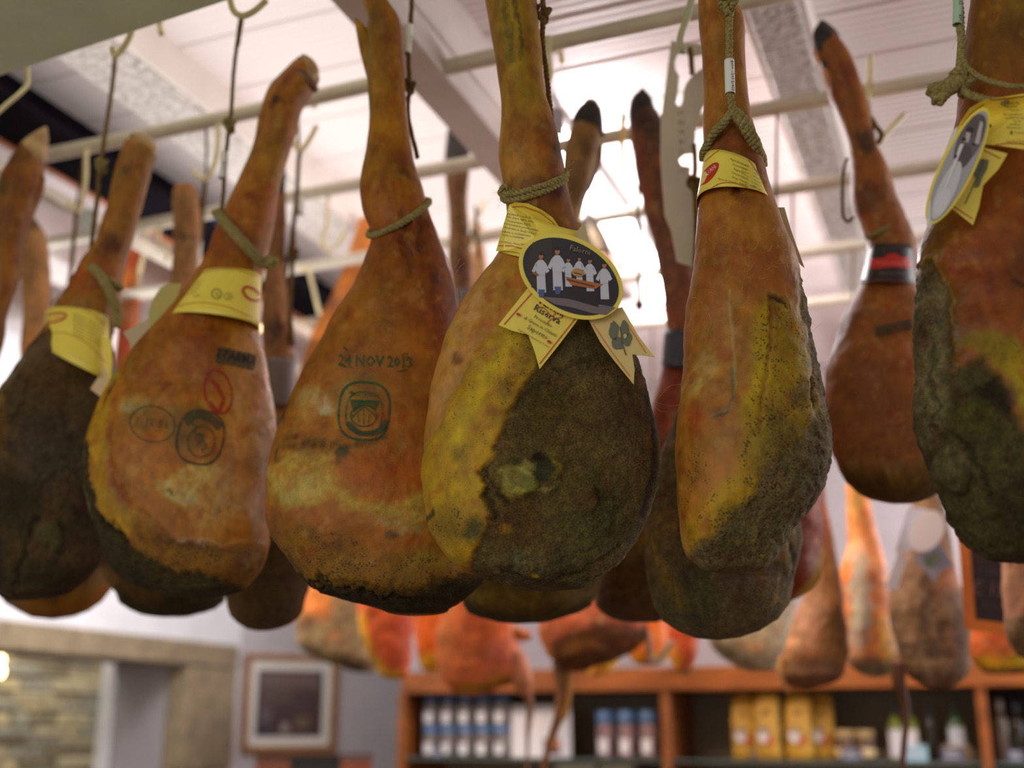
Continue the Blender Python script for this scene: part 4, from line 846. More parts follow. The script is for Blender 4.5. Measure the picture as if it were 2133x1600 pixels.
decal('red_stamp', h2, T2, [(ring(454, 816, 28, 46, 5, -12), (168, 22, 14)), (band([(440, 790), (456, 810), (466, 832), (456, 858)], 9), (168, 22, 14)), (band([(436, 836), (446, 850), (454, 862)], 8), (168, 22, 14))], INK, 0.0014)
decal('round_stamp', h2, T2, [(ring(317, 883, 47, 37, 3, 12), (60, 66, 40)), (text_polys('IT 51', 326, 890, 17, 8), (80, 72, 36))], INK, 0.0014)
decal('crown_stamp', h2, T2, [(ring(417, 911, 48, 56, 5, 12, 2.6), (52, 58, 34)), (band(spline_edge([(384, 880), (412, 862), (444, 876), (458, 892)], 16), 18), (70, 66, 34)), (ring(419, 920, 28, 32, 3, 10), (70, 66, 34)), (band([(400, 884), (410, 888), (402, 900), (424, 908)], 4), (52, 52, 30)), (band([(410, 926), (420, 914), (430, 930), (418, 938)], 3), (80, 70, 34))], INK, 0.0014)

# ---------------------------------------------------------------- H1: the dark ham at left
st1 = [(262, 300, 326, 325), (252, 323, 318, 342), (239, 360, 308, 375), (228, 410, 296, 423), (216, 459, 284, 470), (198, 510, 268, 520), (172, 545, 258, 556), (150, 590, 250, 603), (125, 635, 243, 650), (95, 690, 232, 710), (60, 740, 236, 760), (20, 795, 242, 810), (-20, 855, 247, 862), (-55, 920, 248, 920), (-75, 1000, 245, 1000), (-75, 1080, 232, 1078), (-60, 1150, 214, 1140), (-35, 1200, 192, 1185), (0, 1240, 150, 1222)]
h1, p1 = new_ham('h1', st1, 1.50, 'dark mould-covered ham at the left edge with a yellow collar')
ops1 = [
    E(290, 340, 40, 40, 0, (150, 96, 70), a=.6, soft=20), E(268, 372, 16, 12, 0, (92, 58, 30), a=.8, soft=10), E(262, 430, 34, 50, 0, (160, 102, 44), a=.6, soft=20), E(240, 530, 20, 30, 20, (84, 30, 36), a=.8, soft=12), E(235, 580, 26, 30, 0, (168, 90, 66), a=.6, soft=12), E(190, 590, 40, 40, 0, (172, 78, 20), a=.8, soft=20),
    G([(60, 700), (240, 690), (260, 800), (260, 1270), (-100, 1270), (-100, 860)], (92, 70, 44), a=1, soft=18, warp=14, m=.9), E(120, 750, 60, 26, -20, (126, 92, 66), a=.8, soft=16, m=.6), E(45, 790, 40, 16, -40, (150, 134, 104), a=.7, soft=12, tex=.5), E(140, 800, 60, 40, 0, (96, 66, 22), a=.7, soft=22),
    E(10, 850, 28, 16, 20, (170, 130, 16), a=.9, soft=8, m=.2), E(20, 900, 26, 50, 0, (122, 78, 14), a=.7, soft=18), E(130, 960, 70, 70, 0, (84, 70, 62), a=.7, soft=40), E(60, 1060, 60, 60, 0, (52, 44, 20), a=.8, soft=30), E(0, 1170, 50, 60, 0, (26, 20, 12), a=.8, soft=24), E(140, 1130, 26, 22, 0, (94, 84, 50), a=.8, soft=9, h=.006), S([(118, 1092), (96, 1130), (72, 1190), (60, 1230)], 4, (30, 24, 14), a=.8, soft=6, h=-.005), S([(155, 1100), (164, 1130), (150, 1160)], 3, (40, 32, 20), a=.7, soft=5, h=-.004), E(110, 1210, 60, 34, 0, (62, 48, 28), a=.7, soft=20), S([(90, 800), (80, 840), (60, 900)], 3, (46, 32, 14), a=.7, soft=5, h=-.003),
]
b1, V1, F1 = ham_mesh('ham_body', h1, st1, p1, (176, 112, 54), ops1, 41, step=4, seg=220, lump=.003)
toe(h1, p1, [(276, 294, 318, 292), (286, 300, 328, 306), (300, 312, 327, 326), (310, 326, 320, 336)], 0.008, M_hoofp)
loop_rope(h1, p1, (172, 556), (250, 600), 0.0055, sag=-4, ratio=1.05)
cord(h1, [p1.at(240, 114, 0), p1.at(234, 180, 0), p1.at(216, 300, 0), p1.at(208, 350, 0), p1.at(204, 400, 0), p1.at(192, 500, .0), p1.at(188, 560, .02)], 0.0040, material=M_cord3)
cord(h1, [p1.at(190, 550, .025), p1.at(212, 580, .045), p1.at(234, 620, .04), p1.at(243, 650, .03), p1.at(243, 680, .03)], 0.0080, name='cord_end')
cord(h1, [p1.at(190, 548, .02), p1.at(176, 566, .02), p1.at(168, 590, .0)], 0.005, name='cord_end')
knot(h1, p1.at(212, 345, 0.0), 0.004, 0.010)
cord(h1, [p1.at(236, 116, .004), p1.at(240, 140, .006), p1.at(234, 175, .003)], 0.003, material=M_cord3)
lb1, tb1 = wrap_label('label_band', h1, p1, (96, 650), (228, 668), (86, 716), (232, 790), 18, -8, 1.1, M_ygpaper)
decal('print', lb1, tb1, [(band(spline_edge([(96, 638), (140, 636), (190, 652), (216, 676)], 18), 2), (206, 160, 50)), (band(spline_edge([(100, 694), (140, 694), (190, 722), (220, 756)], 18), 2), (206, 150, 50)),
    (ring(112, 662, 26, 9, 4, -12), (196, 60, 44)), (text_polys('FALORNI', 112, 666, 7, -10), (214, 120, 96)),
    (sum([text_polys('ingredienti e conservazione', 182, 668 + 7 * k, 4.5, 24) for k in range(7)], []), (160, 146, 76))])
sheet('ribbon_tail', h1, [(219, 764), (230, 802), (216, 832), (188, 810)], lambda x, y: p1.at(x, y, 0.055), mat('cream_paper', (226, 196, 150), 0.6))
sheet('card_edge', h1, [(235, 736), (241, 760), (243, 790), (232, 800), (230, 770)], lambda x, y: p1.at(x, y, 0.05), mat('lilac_gloss', (170, 160, 190), 0.3))
sheet('label_end', h1, [(212, 700), (232, 708), (234, 760), (230, 800), (222, 764)], lambda x, y: p1.at(x, y, 0.05 + 0.0003 * (x - 212)), M_ygpaper)

# ---------------------------------------------------------------- H5: the ham right of the middle
st5 = hrow([(-140, 1462, 1520), (-60, 1458, 1528), (0, 1455, 1532), (45, 1456, 1549), (113, 1463, 1551), (190, 1466, 1556), (247, 1466, 1565), (300, 1467, 1577), (350, 1462, 1590), (420, 1455, 1610), (480, 1450, 1630), (550, 1442, 1660), (600, 1436, 1671), (650, 1430, 1682), (760, 1423, 1702), (850, 1415, 1717), (920, 1410, 1730), (995, 1411, 1722), (1055, 1414, 1695), (1100, 1417, 1650), (1150, 1430, 1622), (1180, 1458, 1600)])
h5, p5 = new_ham('h5', st5, 1.32, 'narrow bristly ham with a cord V above its yellow collar')
ops5 = [
    E(1500, 60, 40, 160, 0, (176, 112, 46), a=.5, soft=40), G([(1466, 280), (1570, 280), (1590, 400), (1460, 400)], (130, 62, 40), a=.8, soft=26), E(1522, 432, 11, 10, 0, (56, 16, 30), a=.95, soft=6), E(1530, 445, 22, 12, 30, (120, 50, 34), a=.6, soft=10), E(1520, 520, 70, 60, 0, (188, 116, 56), a=.5, soft=30), E(1470, 620, 40, 100, 0, (160, 84, 50), a=.6, soft=30), E(1580, 590, 60, 50, 20, (166, 80, 52), a=.6, soft=26), E(1500, 680, 50, 14, -30, (196, 142, 96), a=.5, soft=12, tex=.5),
    S([(1502, 640), (1504, 700), (1510, 780), (1508, 850), (1500, 884), (1470, 890)], 2.5, (196, 176, 120), a=.7, soft=3, warp=3), S([(1505, 800), (1506, 860), (1496, 890), (1470, 892)], 2.5, (92, 100, 72), a=.8, soft=3, warp=3),
    E(1450, 800, 26, 50, 10, (206, 170, 120), a=.7, soft=12, tex=.6), E(1440, 900, 16, 34, 0, (196, 62, 34), a=.7, soft=10, tex=.3), E(1440, 960, 16, 60, 0, (196, 128, 72), a=.5, soft=14),
    G([(1580, 645), (1630, 650), (1665, 700), (1680, 780), (1690, 900), (1690, 1050), (1620, 1180), (1460, 1190), (1420, 1120), (1470, 1040), (1520, 1000), (1530, 860), (1545, 740)], (182, 140, 34), a=.95, soft=12, warp=9, m=.15, p=.9, h=.0015), S([(1570, 700), (1560, 800), (1545, 900)], 16, (206, 164, 20), a=.8, soft=12), S([(1585, 680), (1580, 760), (1565, 840), (1555, 930)], 2.5, (140, 78, 22), a=.8, soft=3, warp=5, h=-.002), S([(1640, 700), (1650, 780), (1620, 860)], 12, (214, 170, 66), a=.6, soft=14), E(1595, 658, 17, 10, 10, (66, 28, 24), a=.95, soft=6, h=-.004), E(1590, 690, 8, 26, 0, (112, 52, 26), a=.7, soft=6),
    E(1490, 1060, 60, 36, -30, (196, 148, 4), a=.9, soft=12, p=1), E(1450, 1110, 30, 26, 0, (190, 144, 8), a=.8, soft=10, p=1), E(1436, 1000, 26, 110, 0, (190, 122, 46), a=.6, soft=14, p=.8),
    E(1640, 850, 26, 26, 0, (116, 88, 50), a=.8, soft=12, m=.6), E(1600, 1000, 60, 110, 0, (122, 104, 52), a=.7, soft=26, m=.7), E(1540, 940, 20, 60, 5, (176, 138, 44), a=.6, soft=14, m=.3, p=1), S([(1672, 820), (1676, 850), (1670, 868)], 4, (22, 14, 6), a=.95, soft=3, h=-.006), S([(1682, 770), (1684, 820)], 4, (150, 120, 30), a=.8, soft=5),
    G([(1655, 580), (1690, 580), (1760, 900), (1740, 1080), (1640, 1260), (1400, 1260), (1440, 1150), (1540, 1070), (1560, 1010), (1640, 950), (1680, 860), (1672, 760), (1658, 660)], (132, 110, 76), a=1, soft=12, warp=9, m=1, h=-.001), E(1540, 1110, 60, 50, 0, (112, 100, 58), a=.6, soft=20, m=1), E(1500, 1160, 40, 30, 0, (104, 82, 44), a=.6, soft=14), E(1690, 950, 20, 90, 10, (118, 98, 70), a=.6, soft=14),
]
b5, V5, F5 = ham_mesh('ham_body', h5, st5, p5, (186, 118, 62), ops5, 53, step=3.0, seg=260, lump=.0024, ratio=(.92, .72), rough_amp=.006)
T5 = bvh(V5, F5)
cord(h5, [barpt(1517, 1.35), p5.at(1518, -90, .03), p5.at(1519, 0, .045), p5.at(1519, 60, .043), p5.at(1520, 190, .043), p5.at(1527, 236, .043)], 0.0046)
knot(h5, p5.at(1517, 10, 0.05), 0.0042, 0.010)
cord(h5, [p5.at(1527, 232, .045), p5.at(1510, 252, .043), p5.at(1488, 276, .034), p5.at(1470, 308, .014), p5.at(1464, 330, -.01)], 0.0055, name='cord_end')
cord(h5, [p5.at(1527, 232, .045), p5.at(1545, 252, .045), p5.at(1562, 280, .036), p5.at(1578, 316, .016), p5.at(1586, 345, -.01)], 0.0078, name='cord_end')
sleeve_tag(h5, p5, [(1519, 126), (1520, 160), (1521, 196)], 0.0062, 0.044, [('gene', 4, -26), ('1243', 4, -4), ('D4SS', 4, 18)], 86, size=7)
lb5, tb5 = wrap_label('label_band', h5, p5, (1466, 334), (1590, 374), (1450, 424), (1614, 434), 36, 40, 1.05, M_ygpaper)
decal('print', lb5, tb5, [(band(spline_edge([(1468, 336), (1500, 312), (1530, 312), (1560, 334), (1580, 362)], 20), 2), (206, 130, 50)), (band(spline_edge([(1460, 408), (1500, 382), (1540, 384), (1600, 414)], 20), 2), (206, 130, 50)),
    (blob(1476, 362, 30, 11, -50), (200, 50, 36)), (text_polys('FALORNI', 1480, 360, 8, -42, .8), (240, 220, 200)),
    (sum([text_polys(s, 1540, 340 + 9 * k, 5, 22) for k, s in enumerate(('Ingredienti sale', 'Conservanti', 'Stagionato', 'Conservare in', 'luogo fresco'))], []), (130, 118, 60)),
    (sum([text_polys('prodotto e confezionato', 1566, 352 + 7 * k, 3.5, 26) for k in range(7)], []), (150, 140, 70)), (text_polys('Greve in Chianti - Firenze - Italia', 1534, 382, 4.5, 12), (120, 104, 50))])
sheet('label_tail', h5, [(1606, 422), (1620, 432), (1634, 432), (1648, 480), (1676, 558), (1668, 552), (1640, 506), (1622, 456)], lambda x, y: p5.at(x, y, -0.01), M_bkpaper)
rgh = random.Random(9); hs = []
for k in range(95):
    x = rgh.uniform(1460, 1690); y = rgh.uniform(440, 700) if k % 3 else rgh.uniform(-10, 420); q = cast(T5, x, y, 0.0003)
    if q is None: continue
    a = rgh.uniform(0, 6.28); L_ = rgh.uniform(0.006, 0.026); d = rt * math.cos(a) + up * math.sin(a); e = rt * math.cos(a + 1.1) + up * math.sin(a + 1.1)
    hs.append(tube([q, q + d * L_ * .45 - fh * .003, q + d * L_ * .6 + e * L_ * .4 - fh * .004], 0.00014, 3, 8))
for x, y, x2, y2 in ((1683, 705, 1712, 672), (1672, 668, 1700, 678), (1660, 690, 1692, 688)):
    q = p5.at(x, y, 0.0); q2 = p5.at(x2, y2, 0.01); hs.append(tube([q, (q + q2) / 2 + up * .002, q2], 0.00016, 3, 8))
hv, hf = merge(hs); o = build('bristles', hv, hf, mat('pale_bristle', (206, 176, 120), 0.5), h5); o['kind'] = 'stuff'
hs = []
for x, y, x2, y2, b_ in ((1372, 828, 1420, 800, -10), (1366, 838, 1430, 838, 8), (1340, 775, 1336, 758, 6), (946, 558, 958, 538, 3), (948, 572, 968, 548, -4), (958, 640, 952, 600, 4), (960, 646, 962, 606, 3), (1176, 350, 1196, 336, 2), (1178, 360, 1190, 352, 2), (1185, 410, 1192, 398, 1), (1360, 842, 1388, 858, 6)):
    q = p4.at(x, y, -.02); q2 = p4.at(x2, y2, -.02); m_ = p4.at((x + x2) / 2, (y + y2) / 2 + b_, -.02); hs.append(tube([q, m_, q2], 0.00018, 3, 10))
hv, hf = merge(hs); o = build('bristles', hv, hf, mat('pale_bristle', (206, 176, 120), 0.5), h4); o['kind'] = 'stuff'

# ---------------------------------------------------------------- H7: the near ham cut by the right edge
st7 = hrow([(-140, 2034, 2150), (-40, 2026, 2160), (0, 2022, 2165), (80, 2013, 2172), (140, 2012, 2176), (206, 2000, 2182), (261, 1991, 2190), (330, 1975, 2200), (400, 1955, 2220), (474, 1936, 2240), (530, 1922, 2262), (600, 1919, 2290), (675, 1910, 2315), (778, 1909, 2340), (847, 1907, 2350), (885, 1909, 2352), (930, 1926, 2350), (960, 1936, 2350), (1000, 1945, 2343), (1036, 1966, 2328), (1090, 1991, 2300), (1132, 2018, 2272), (1155, 2046, 2240)])
h7, p7 = new_ham('h7', st7, 1.28, 'large near ham cut by the right edge, glossy dark rim and tilted oval card')
ops7 = [
    G([(2000, -150), (2180, -150), (2180, 200), (2000, 200)], (136, 88, 26), a=.85, soft=40), E(2100, 40, 30, 60, 10, (150, 120, 50), a=.5, soft=20, tex=.3), E(2085, 100, 30, 24, 0, (92, 52, 14), a=.6, soft=16), E(2133, 60, 26, 90, 0, (132, 60, 20), a=.6, soft=20),
    E(2060, 540, 90, 50, -10, (160, 92, 50), a=.5, soft=26, tex=.4), E(2000, 500, 30, 20, 0, (176, 110, 62), a=.5, soft=14, tex=.4), E(2010, 590, 60, 60, 0, (144, 56, 18), a=.6, soft=30), E(2100, 620, 60, 90, 0, (122, 66, 16), a=.6, soft=36), S([(2062, 632), (2082, 650), (2100, 636)], 4, (62, 20, 12), a=.9, soft=4), S([(2082, 650), (2086, 674)], 4, (62, 20, 12), a=.9, soft=4),
    G([(1925, 430), (1950, 470), (1940, 560), (1955, 640), (1970, 720), (1965, 800), (1950, 800), (1905, 640)], (122, 84, 22), a=.8, soft=10, h=.0015, g=1, m=.1), S([(1932, 555), (1940, 600), (1945, 650), (1955, 705)], 5, (150, 110, 40), a=.6, soft=5, h=.003, g=1),
    G([(1990, 720), (2040, 740), (2090, 760), (2150, 830), (2200, 900), (2200, 1150), (2120, 1120), (2090, 960), (2050, 840), (2000, 790)], (170, 138, 14), a=.95, soft=14, warp=10, p=.7, m=.25), E(2095, 880, 26, 70, -20, (186, 152, 14), a=.7, soft=14), E(1995, 745, 26, 20, 0, (150, 124, 20), a=.8, soft=9, m=.2), E(2120, 1000, 40, 120, 0, (120, 92, 12), a=.6, soft=30, m=.6, p=1),
    G([(1900, 600), (1926, 560), (1950, 720), (1956, 800), (2000, 790), (2040, 850), (2080, 960), (2100, 1060), (2150, 1100), (2150, 1200), (1900, 1200), (1890, 800)], (92, 80, 46), a=1, soft=9, warp=8, m=1, h=-.001), E(1925, 760, 20, 150, 0, (150, 130, 98), a=.8, soft=10, m=1), E(2020, 860, 40, 30, 0, (40, 32, 22), a=.85, soft=12, h=-.003), E(1990, 900, 40, 30, 20, (96, 94, 34), a=.7, soft=14), E(2030, 960, 50, 60, 0, (92, 86, 48), a=.6, soft=20), E(2070, 1080, 50, 60, 0, (52, 44, 16), a=.6, soft=20), S([(1952, 930), (1990, 970), (2010, 1010), (2030, 1060)], 4, (40, 36, 20), a=.7, soft=5, h=-.004), S([(1920, 740), (1926, 860), (1922, 900)], 3, (50, 42, 26), a=.7, soft=4, h=-.003),
]
b7, V7, F7 = ham_mesh('ham_body', h7, st7, p7, (158, 82, 22), ops7, 61, step=3.4, seg=280, lump=.003, ratio=(.9, .62), rough_amp=.007)
T7 = bvh(V7, F7)
ham_mesh('rump_lobe', h7, [(1935, 955, 1985, 948), (1919, 982, 2000, 980), (1923, 1008, 2000, 1010), (1948, 1026, 1990, 1030)], p7, (104, 92, 58), [], 8, step=4, seg=48, base_m=1, off=.03, lump=.002)
cord(h7, [barpt(1994, 1.35), p7.at(1996, -90, .03), p7.at(1998, 0, .03), p7.at(2001, 60, .03), p7.at(2004, 100, .03), p7.at(2000, 130, .035), p7.at(2002, 165, .035)], 0.0046)
cord(h7, [p7.at(2004, 118, .035), p7.at(2020, 145, .055), p7.at(2060, 168, .075), p7.at(2110, 180, .085), p7.at(2160, 180, .07)], 0.0030, name='cord_loop')
cord(h7, [p7.at(1998, 168, .04), p7.at(2010, 190, .05), p7.at(2040, 204, .07), p7.at(2100, 214, .085)], 0.0042, name='cord_loop')
cord(h7, [p7.at(2008, 168, .045), p7.at(1990, 172, .048), p7.at(1965, 184, .05), p7.at(1938, 192, .05)], 0.0080, name='cord_end')
cord(h7, [p7.at(1990, 178, .048), p7.at(1968, 194, .05), p7.at(1950, 212, .05)], 0.0072, name='cord_end')
knot(h7, p7.at(2004, 170, 0.045), 0.0048, 0.011)
sleeve_tag(h7, p7, [(1994, -30), (1995, 10), (1994, 52)], 0.0052, 0.034, [('1202', 3, -10), ('KM', 3, 26)], 88, material=mat('green_tag', (176, 204, 180), 0.5), size=7)
fl7 = [(1992, 275), (2000, 255), (2020, 225), (2050, 208), (2090, 202), (2140, 194), (2180, 194), (2180, 312), (2140, 312), (2100, 306), (2070, 302), (2036, 300)]
w7, tw7 = sheet('label_band', h7, fl7, lambda x, y: p7.at(x, y, 0.095 - 0.05 * max(0, (2060 - x) / 70.0) ** 2), M_ygpaper)
decal('print', w7, tw7, [(band(spline_edge([(2002, 262), (2024, 236), (2050, 218)], 12), 2), (190, 70, 40)), (band([(2062, 209), (2100, 206), (2140, 200)], 2), (200, 60, 40)), (band([(2064, 303), (2100, 298), (2140, 300)], 2), (200, 60, 40)),
    (sum([text_polys(s, x, y, 5, 0) for s, x, y in (('Lotto Nr.', 2112, 217), ('Lot No.', 2110, 224), ('Lot nr.', 2114, 231), ('Da consumarsi', 2110, 240), ('preferibilmente', 2116, 247), ('Use by', 2118, 254), ('Holdbar', 2114, 261), ('Mindestens', 2112, 268), ('15 gradi', 2122, 278), ('Vendita: Piazza', 2116, 296))], []), (130, 116, 50)), ([ell(2062, 262, 3, 4), ell(2107, 276, 2, 4)], (96, 56, 20))])
r7, tr7 = sheet('ribbon_tail', h7, [(2042, 306), (2060, 310), (2099, 320), (2080, 352), (2048, 386), (2040, 430), (2027, 469), (2000, 448), (1978, 430), (2000, 404), (2030, 350)], lambda x, y: p7.at(x, y, 0.10 - 0.0002 * (y - 300)), M_ygpaper)
decal('print', r7, tr7, [(band([(2044, 310), (2092, 334)], 2), (190, 70, 40)), (band([(1984, 428), (2026, 456)], 2), (190, 70, 40)), ([[(2034, 336), (2046, 330), (2060, 334), (2056, 352), (2046, 370), (2040, 388), (2030, 392), (2034, 372), (2026, 362)], [(2006, 392), (2022, 374), (2034, 392), (2024, 412), (2010, 436), (2004, 420)]], (112, 116, 92)), (band([(2050, 335), (2022, 400), (2010, 425)], 2), (80, 88, 70))])
o7, to7 = sheet('oval_card', h7, ell(1995, 345, 134, 36, -64, 50), lambda x, y: p7.at(x, y, 0.11 - 0.0004 * (2040 - x)), M_ygpaper)
sheet('card_rim', h7, [(1984, 272), (1996, 262), (1960, 380), (1936, 478), (1930, 470), (1936, 420), (1952, 392), (1964, 330)], lambda x, y: p7.at(x, y, 0.07), mat('white_card_edge', (228, 232, 230), 0.25))
decal('photograph_print', o7, to7, [([ell(1995, 346, 127, 30, -64, 44)], (170, 168, 178)), (blob(2020, 292, 58, 24, -64), (112, 100, 106)), (blob(2006, 326, 26, 16, -64), (92, 82, 90)), (blob(2034, 262, 26, 18, -64), (98, 88, 94)), (blob(1972, 396, 66, 18, -66), (206, 204, 216)), (blob(1962, 420, 30, 14, -66), (216, 214, 226)), ([[(2042, 252), (2048, 256), (2040, 300), (2030, 300)], [(2014, 272), (2024, 268), (2018, 296), (2008, 296)]], (196, 184, 190)), ([[(2000, 300), (2008, 300), (1976, 380), (1960, 410)]], (222, 220, 228)), ([ell(2020, 270, 8, 6), ell(2008, 290, 5, 4), ell(1990, 326, 5, 3, 120), ell(2028, 300, 4, 3)], (60, 50, 56))], off0=0.0009)

# ---------------------------------------------------------------- H0: the leg at the far left edge
st0 = [(46, 302, 88, 345), (28, 330, 86, 375), (5, 365, 84, 395), (-10, 420, 68, 440), (-20, 480, 50, 500), (-25, 560, 38, 580), (-30, 640, 15, 650), (-70, 700, 8, 692), (-130, 780, -8, 768), (-190, 900, -10, 890), (-230, 1000, -14, 1000), (-220, 1100, -30, 1095), (-170, 1170, -70, 1165)]
h0, p0_ = new_ham('h0', st0, 1.50, 'ham cut by the left edge, only its leg and pale pointed hoof in view')
ham_mesh('ham_body', h0, st0, p0_, (158, 92, 34), [E(40, 330, 36, 30, 30, (92, 50, 26), a=.7, soft=14), E(10, 400, 26, 20, 0, (74, 62, 24), a=.7, soft=10), E(10, 470, 30, 40, 0, (128, 66, 20), a=.6, soft=20), E(24, 560, 20, 60, 0, (176, 108, 38), a=.7, soft=14), E(60, 390, 16, 20, 0, (140, 70, 46), a=.6, soft=8)], 71, step=4, seg=100)
toe(h0, p0_, [(93, 269, 101, 272), (76, 280, 103, 292), (58, 294, 100, 318), (48, 306, 96, 336), (60, 320, 86, 348)], 0.006, M_hoofp)
ham_mesh('dew_claw', h0, [(84, 368, 94, 374), (74, 380, 90, 398), (58, 400, 76, 424), (48, 420, 62, 440)], p0_, (150, 90, 50), [], 5, step=4, seg=24, ratio=(.9, .9), lump=.0008)
# ================================================================ hams further back
FG = 'far row of hams above the shelves'
def bgham(key, st, Y, base, label, ops=(), group='hams further back', m=0.0, seg=72, step=5, cordx=None, ratio=(.92, .56), seed=None, loop=None, flat=2.1, gain=0.98, hang=None, lean=0, capd=30):
    if len(st[0]) == 3: st = hrow(st)
    far = group == FG
    wd = lambda q: math.hypot(q[2] - q[0], q[3] - q[1])
    yb = max(st[-1][1], st[-1][3]) + 8
    while len(st) > 6 and wd(st[-1]) < 0.80 * wd(st[-2]) : st = st[:-1]
    capd = max(14, (yb - (st[-1][1] + st[-1][3]) / 2))
    if far:
        a_, b_, c_, d_ = st[0]; mx = (a_ + c_) / 2 + lean; w0 = (c_ - a_) / 2
        st = [(mx - 13, b_ - 330, mx + 13, b_ - 330), (mx - 17, b_ - 230, mx + 17, b_ - 230), (mx - min(w0, 24), b_ - 130, mx + min(w0, 24), b_ - 130)] * 1 + list(st); gain = 1.0
    t, pl = new_ham(key, st, Y, label, group)
    ham_mesh('ham_body', t, st, pl, base, list(ops), seed or (len(HAMROOTS) * 13 + 5), step=step, seg=seg, base_m=m, ratio=ratio, flat=flat, lump=.004, gain=gain, capd=capd, bf=0.95 if far else 0.7)
    Yb = min((1.795, 2.175, 2.56, 2.96, 3.36), key=lambda q: abs(q - Y)) if hang is None else hang[0][0]
    xs = (st[1][0] + st[1][2]) / 2; ys = (st[1][1] + st[1][3]) / 2
    if hang is None: P = [pl.at(xs, ys, 0.0), pl.at(xs, ys - 12, -.012), (pl.at(xs, ys - 12, -.012) + barpt(xs, Yb)) / 2, barpt(xs, Yb)]
    else: P = [pl.at(x, y, -.01) for x, y in hang[1]] + [barpt(hang[0][1], Yb)]
    if far or hang is not None or Y > 2.4: cord(t, P, 0.0028, material=M_cord2, fuzz=0)
    else:
        P[0] = pl.at((st[4][0] + st[4][2]) / 2, (st[4][1] + st[4][3]) / 2, -.0); cord(t, [P[0], P[1] - fh * -.02, P[-1]], 0.0026, material=M_cord2, fuzz=0)
    if cordx:
        cord(t, [pl.at(x, y, o) for x, y, o in cordx], 0.0042, material=M_cord2, fuzz=0)
    if loop: loop_rope(t, pl, loop[0], loop[1], 0.0042, sag=5, fuzz=0, material=M_cord)
    return t, pl
def hoofs(t, pl, sts, m):
    for s in sts: toe(t, pl, s, 0.006, m)

s6 = [(1693, 84, 1742, 76), (1698, 118, 1768, 112), (1716, 150, 1782, 145), (1728, 200, 1800, 195), (1752, 250, 1812, 240), (1767, 300, 1826, 300), (1773, 350, 1847, 350), (1772, 410, 1866, 410), (1793, 465, 1886, 460), (1808, 510, 1903, 505), (1803, 560, 1910, 560), (1778, 615, 1922, 612), (1745, 690, 1952, 690), (1722, 775, 1976, 772), (1716, 840, 1990, 840), (1725, 905, 1998, 905), (1749, 975, 1990, 975), (1790, 1020, 1962, 1018), (1830, 1040, 1940, 1040)]
t, pl = bgham('b6', s6, 1.98, (150, 84, 34), 'smooth brown ham with a black hoof and a dark collar lettered on red', ops=[
    E(1760, 180, 20, 30, 0, (120, 60, 30), a=.7), E(1706, 150, 10, 30, -20, (206, 128, 40), a=.8, soft=6), E(1800, 310, 18, 26, 0, (60, 36, 34), a=.85, soft=9), E(1800, 420, 20, 30, 0, (84, 44, 36), a=.7, soft=12), E(1860, 440, 20, 40, 0, (150, 80, 40), a=.6),
    E(1760, 680, 20, 50, 20, (110, 56, 26), a=.6, soft=20), G([(1700, 900), (1760, 960), (1860, 990), (2000, 940), (2000, 1080), (1760, 1080)], (120, 84, 24), a=.85, soft=20, warp=14), G([(1740, 990), (1840, 1030), (1990, 1000), (1990, 1090), (1760, 1090)], (84, 60, 24), a=.8, soft=14, m=.5), E(1840, 720, 60, 60, 0, (166, 92, 44), a=.5, soft=30), E(1870, 880, 50, 60, 0, (150, 84, 40), a=.5, soft=30)],
    group='hams further back', seg=140, step=4, hang=((2.175, 1806), [(1818, 300), (1812, 240)]), loop=((1806, 492), (1880, 452)))
hoofs(t, pl, [[(1703, 52, 1716, 50), (1693, 68, 1726, 62), (1692, 90, 1738, 80), (1700, 120, 1750, 104), (1710, 140, 1746, 130)], [(1712, 50, 1724, 56), (1720, 66, 1742, 72), (1726, 92, 1750, 92), (1730, 112, 1758, 108)]], M_hoofb)
toe(t, pl, [(1712, 128, 1716, 124), (1714, 150, 1726, 144), (1720, 176, 1734, 170), (1732, 200, 1744, 196)], 0.0, mat('amber_claw', (206, 120, 36), 0.4), name='dew_claw')
lb, tb = wrap_label('label_band', t, pl, (1810, 512), (1908, 514), (1792, 590), (1918, 592), 6, 2, 1.12, M_darkband)
decal('print', lb, tb, [(band([(1812, 550), (1860, 546), (1903, 548)], 21) + blob(1860, 536, 16, 8), (206, 36, 30)), (text_polys('ANTICA MACELLERIA', 1860, 552, 8, 2, .72), (226, 130, 120)), (text_polys('Greve in Chianti', 1860, 572, 8, 2, .85), (130, 124, 124)), (text_polys('Prosciutto', 1852, 522, 5, 2), (110, 100, 100)), (band([(1798, 586), (1850, 584), (1908, 588)], 3), (110, 30, 34))])
decal('ink_stamp', t, bvh(*[loft(s6, pl, seg=60)[i] for i in (0, 1)]), [(band([(1824, 692), (1860, 684), (1900, 674)], 22), (60, 62, 44))], INK, 0.004)
cord(t, [pl.at(1814, 244, 0), pl.at(1824, 262, .01), pl.at(1836, 280, .01), pl.at(1830, 300, .0)], 0.0045, material=M_cord2, fuzz=0)
cord(t, [pl.at(1765, 330, .01), pl.at(1757, 360, .02), pl.at(1755, 420, .02), pl.at(1757, 452, .02), pl.at(1766, 462, .02), pl.at(1778, 452, .02)], 0.0028, material=M_cord2, fuzz=0)

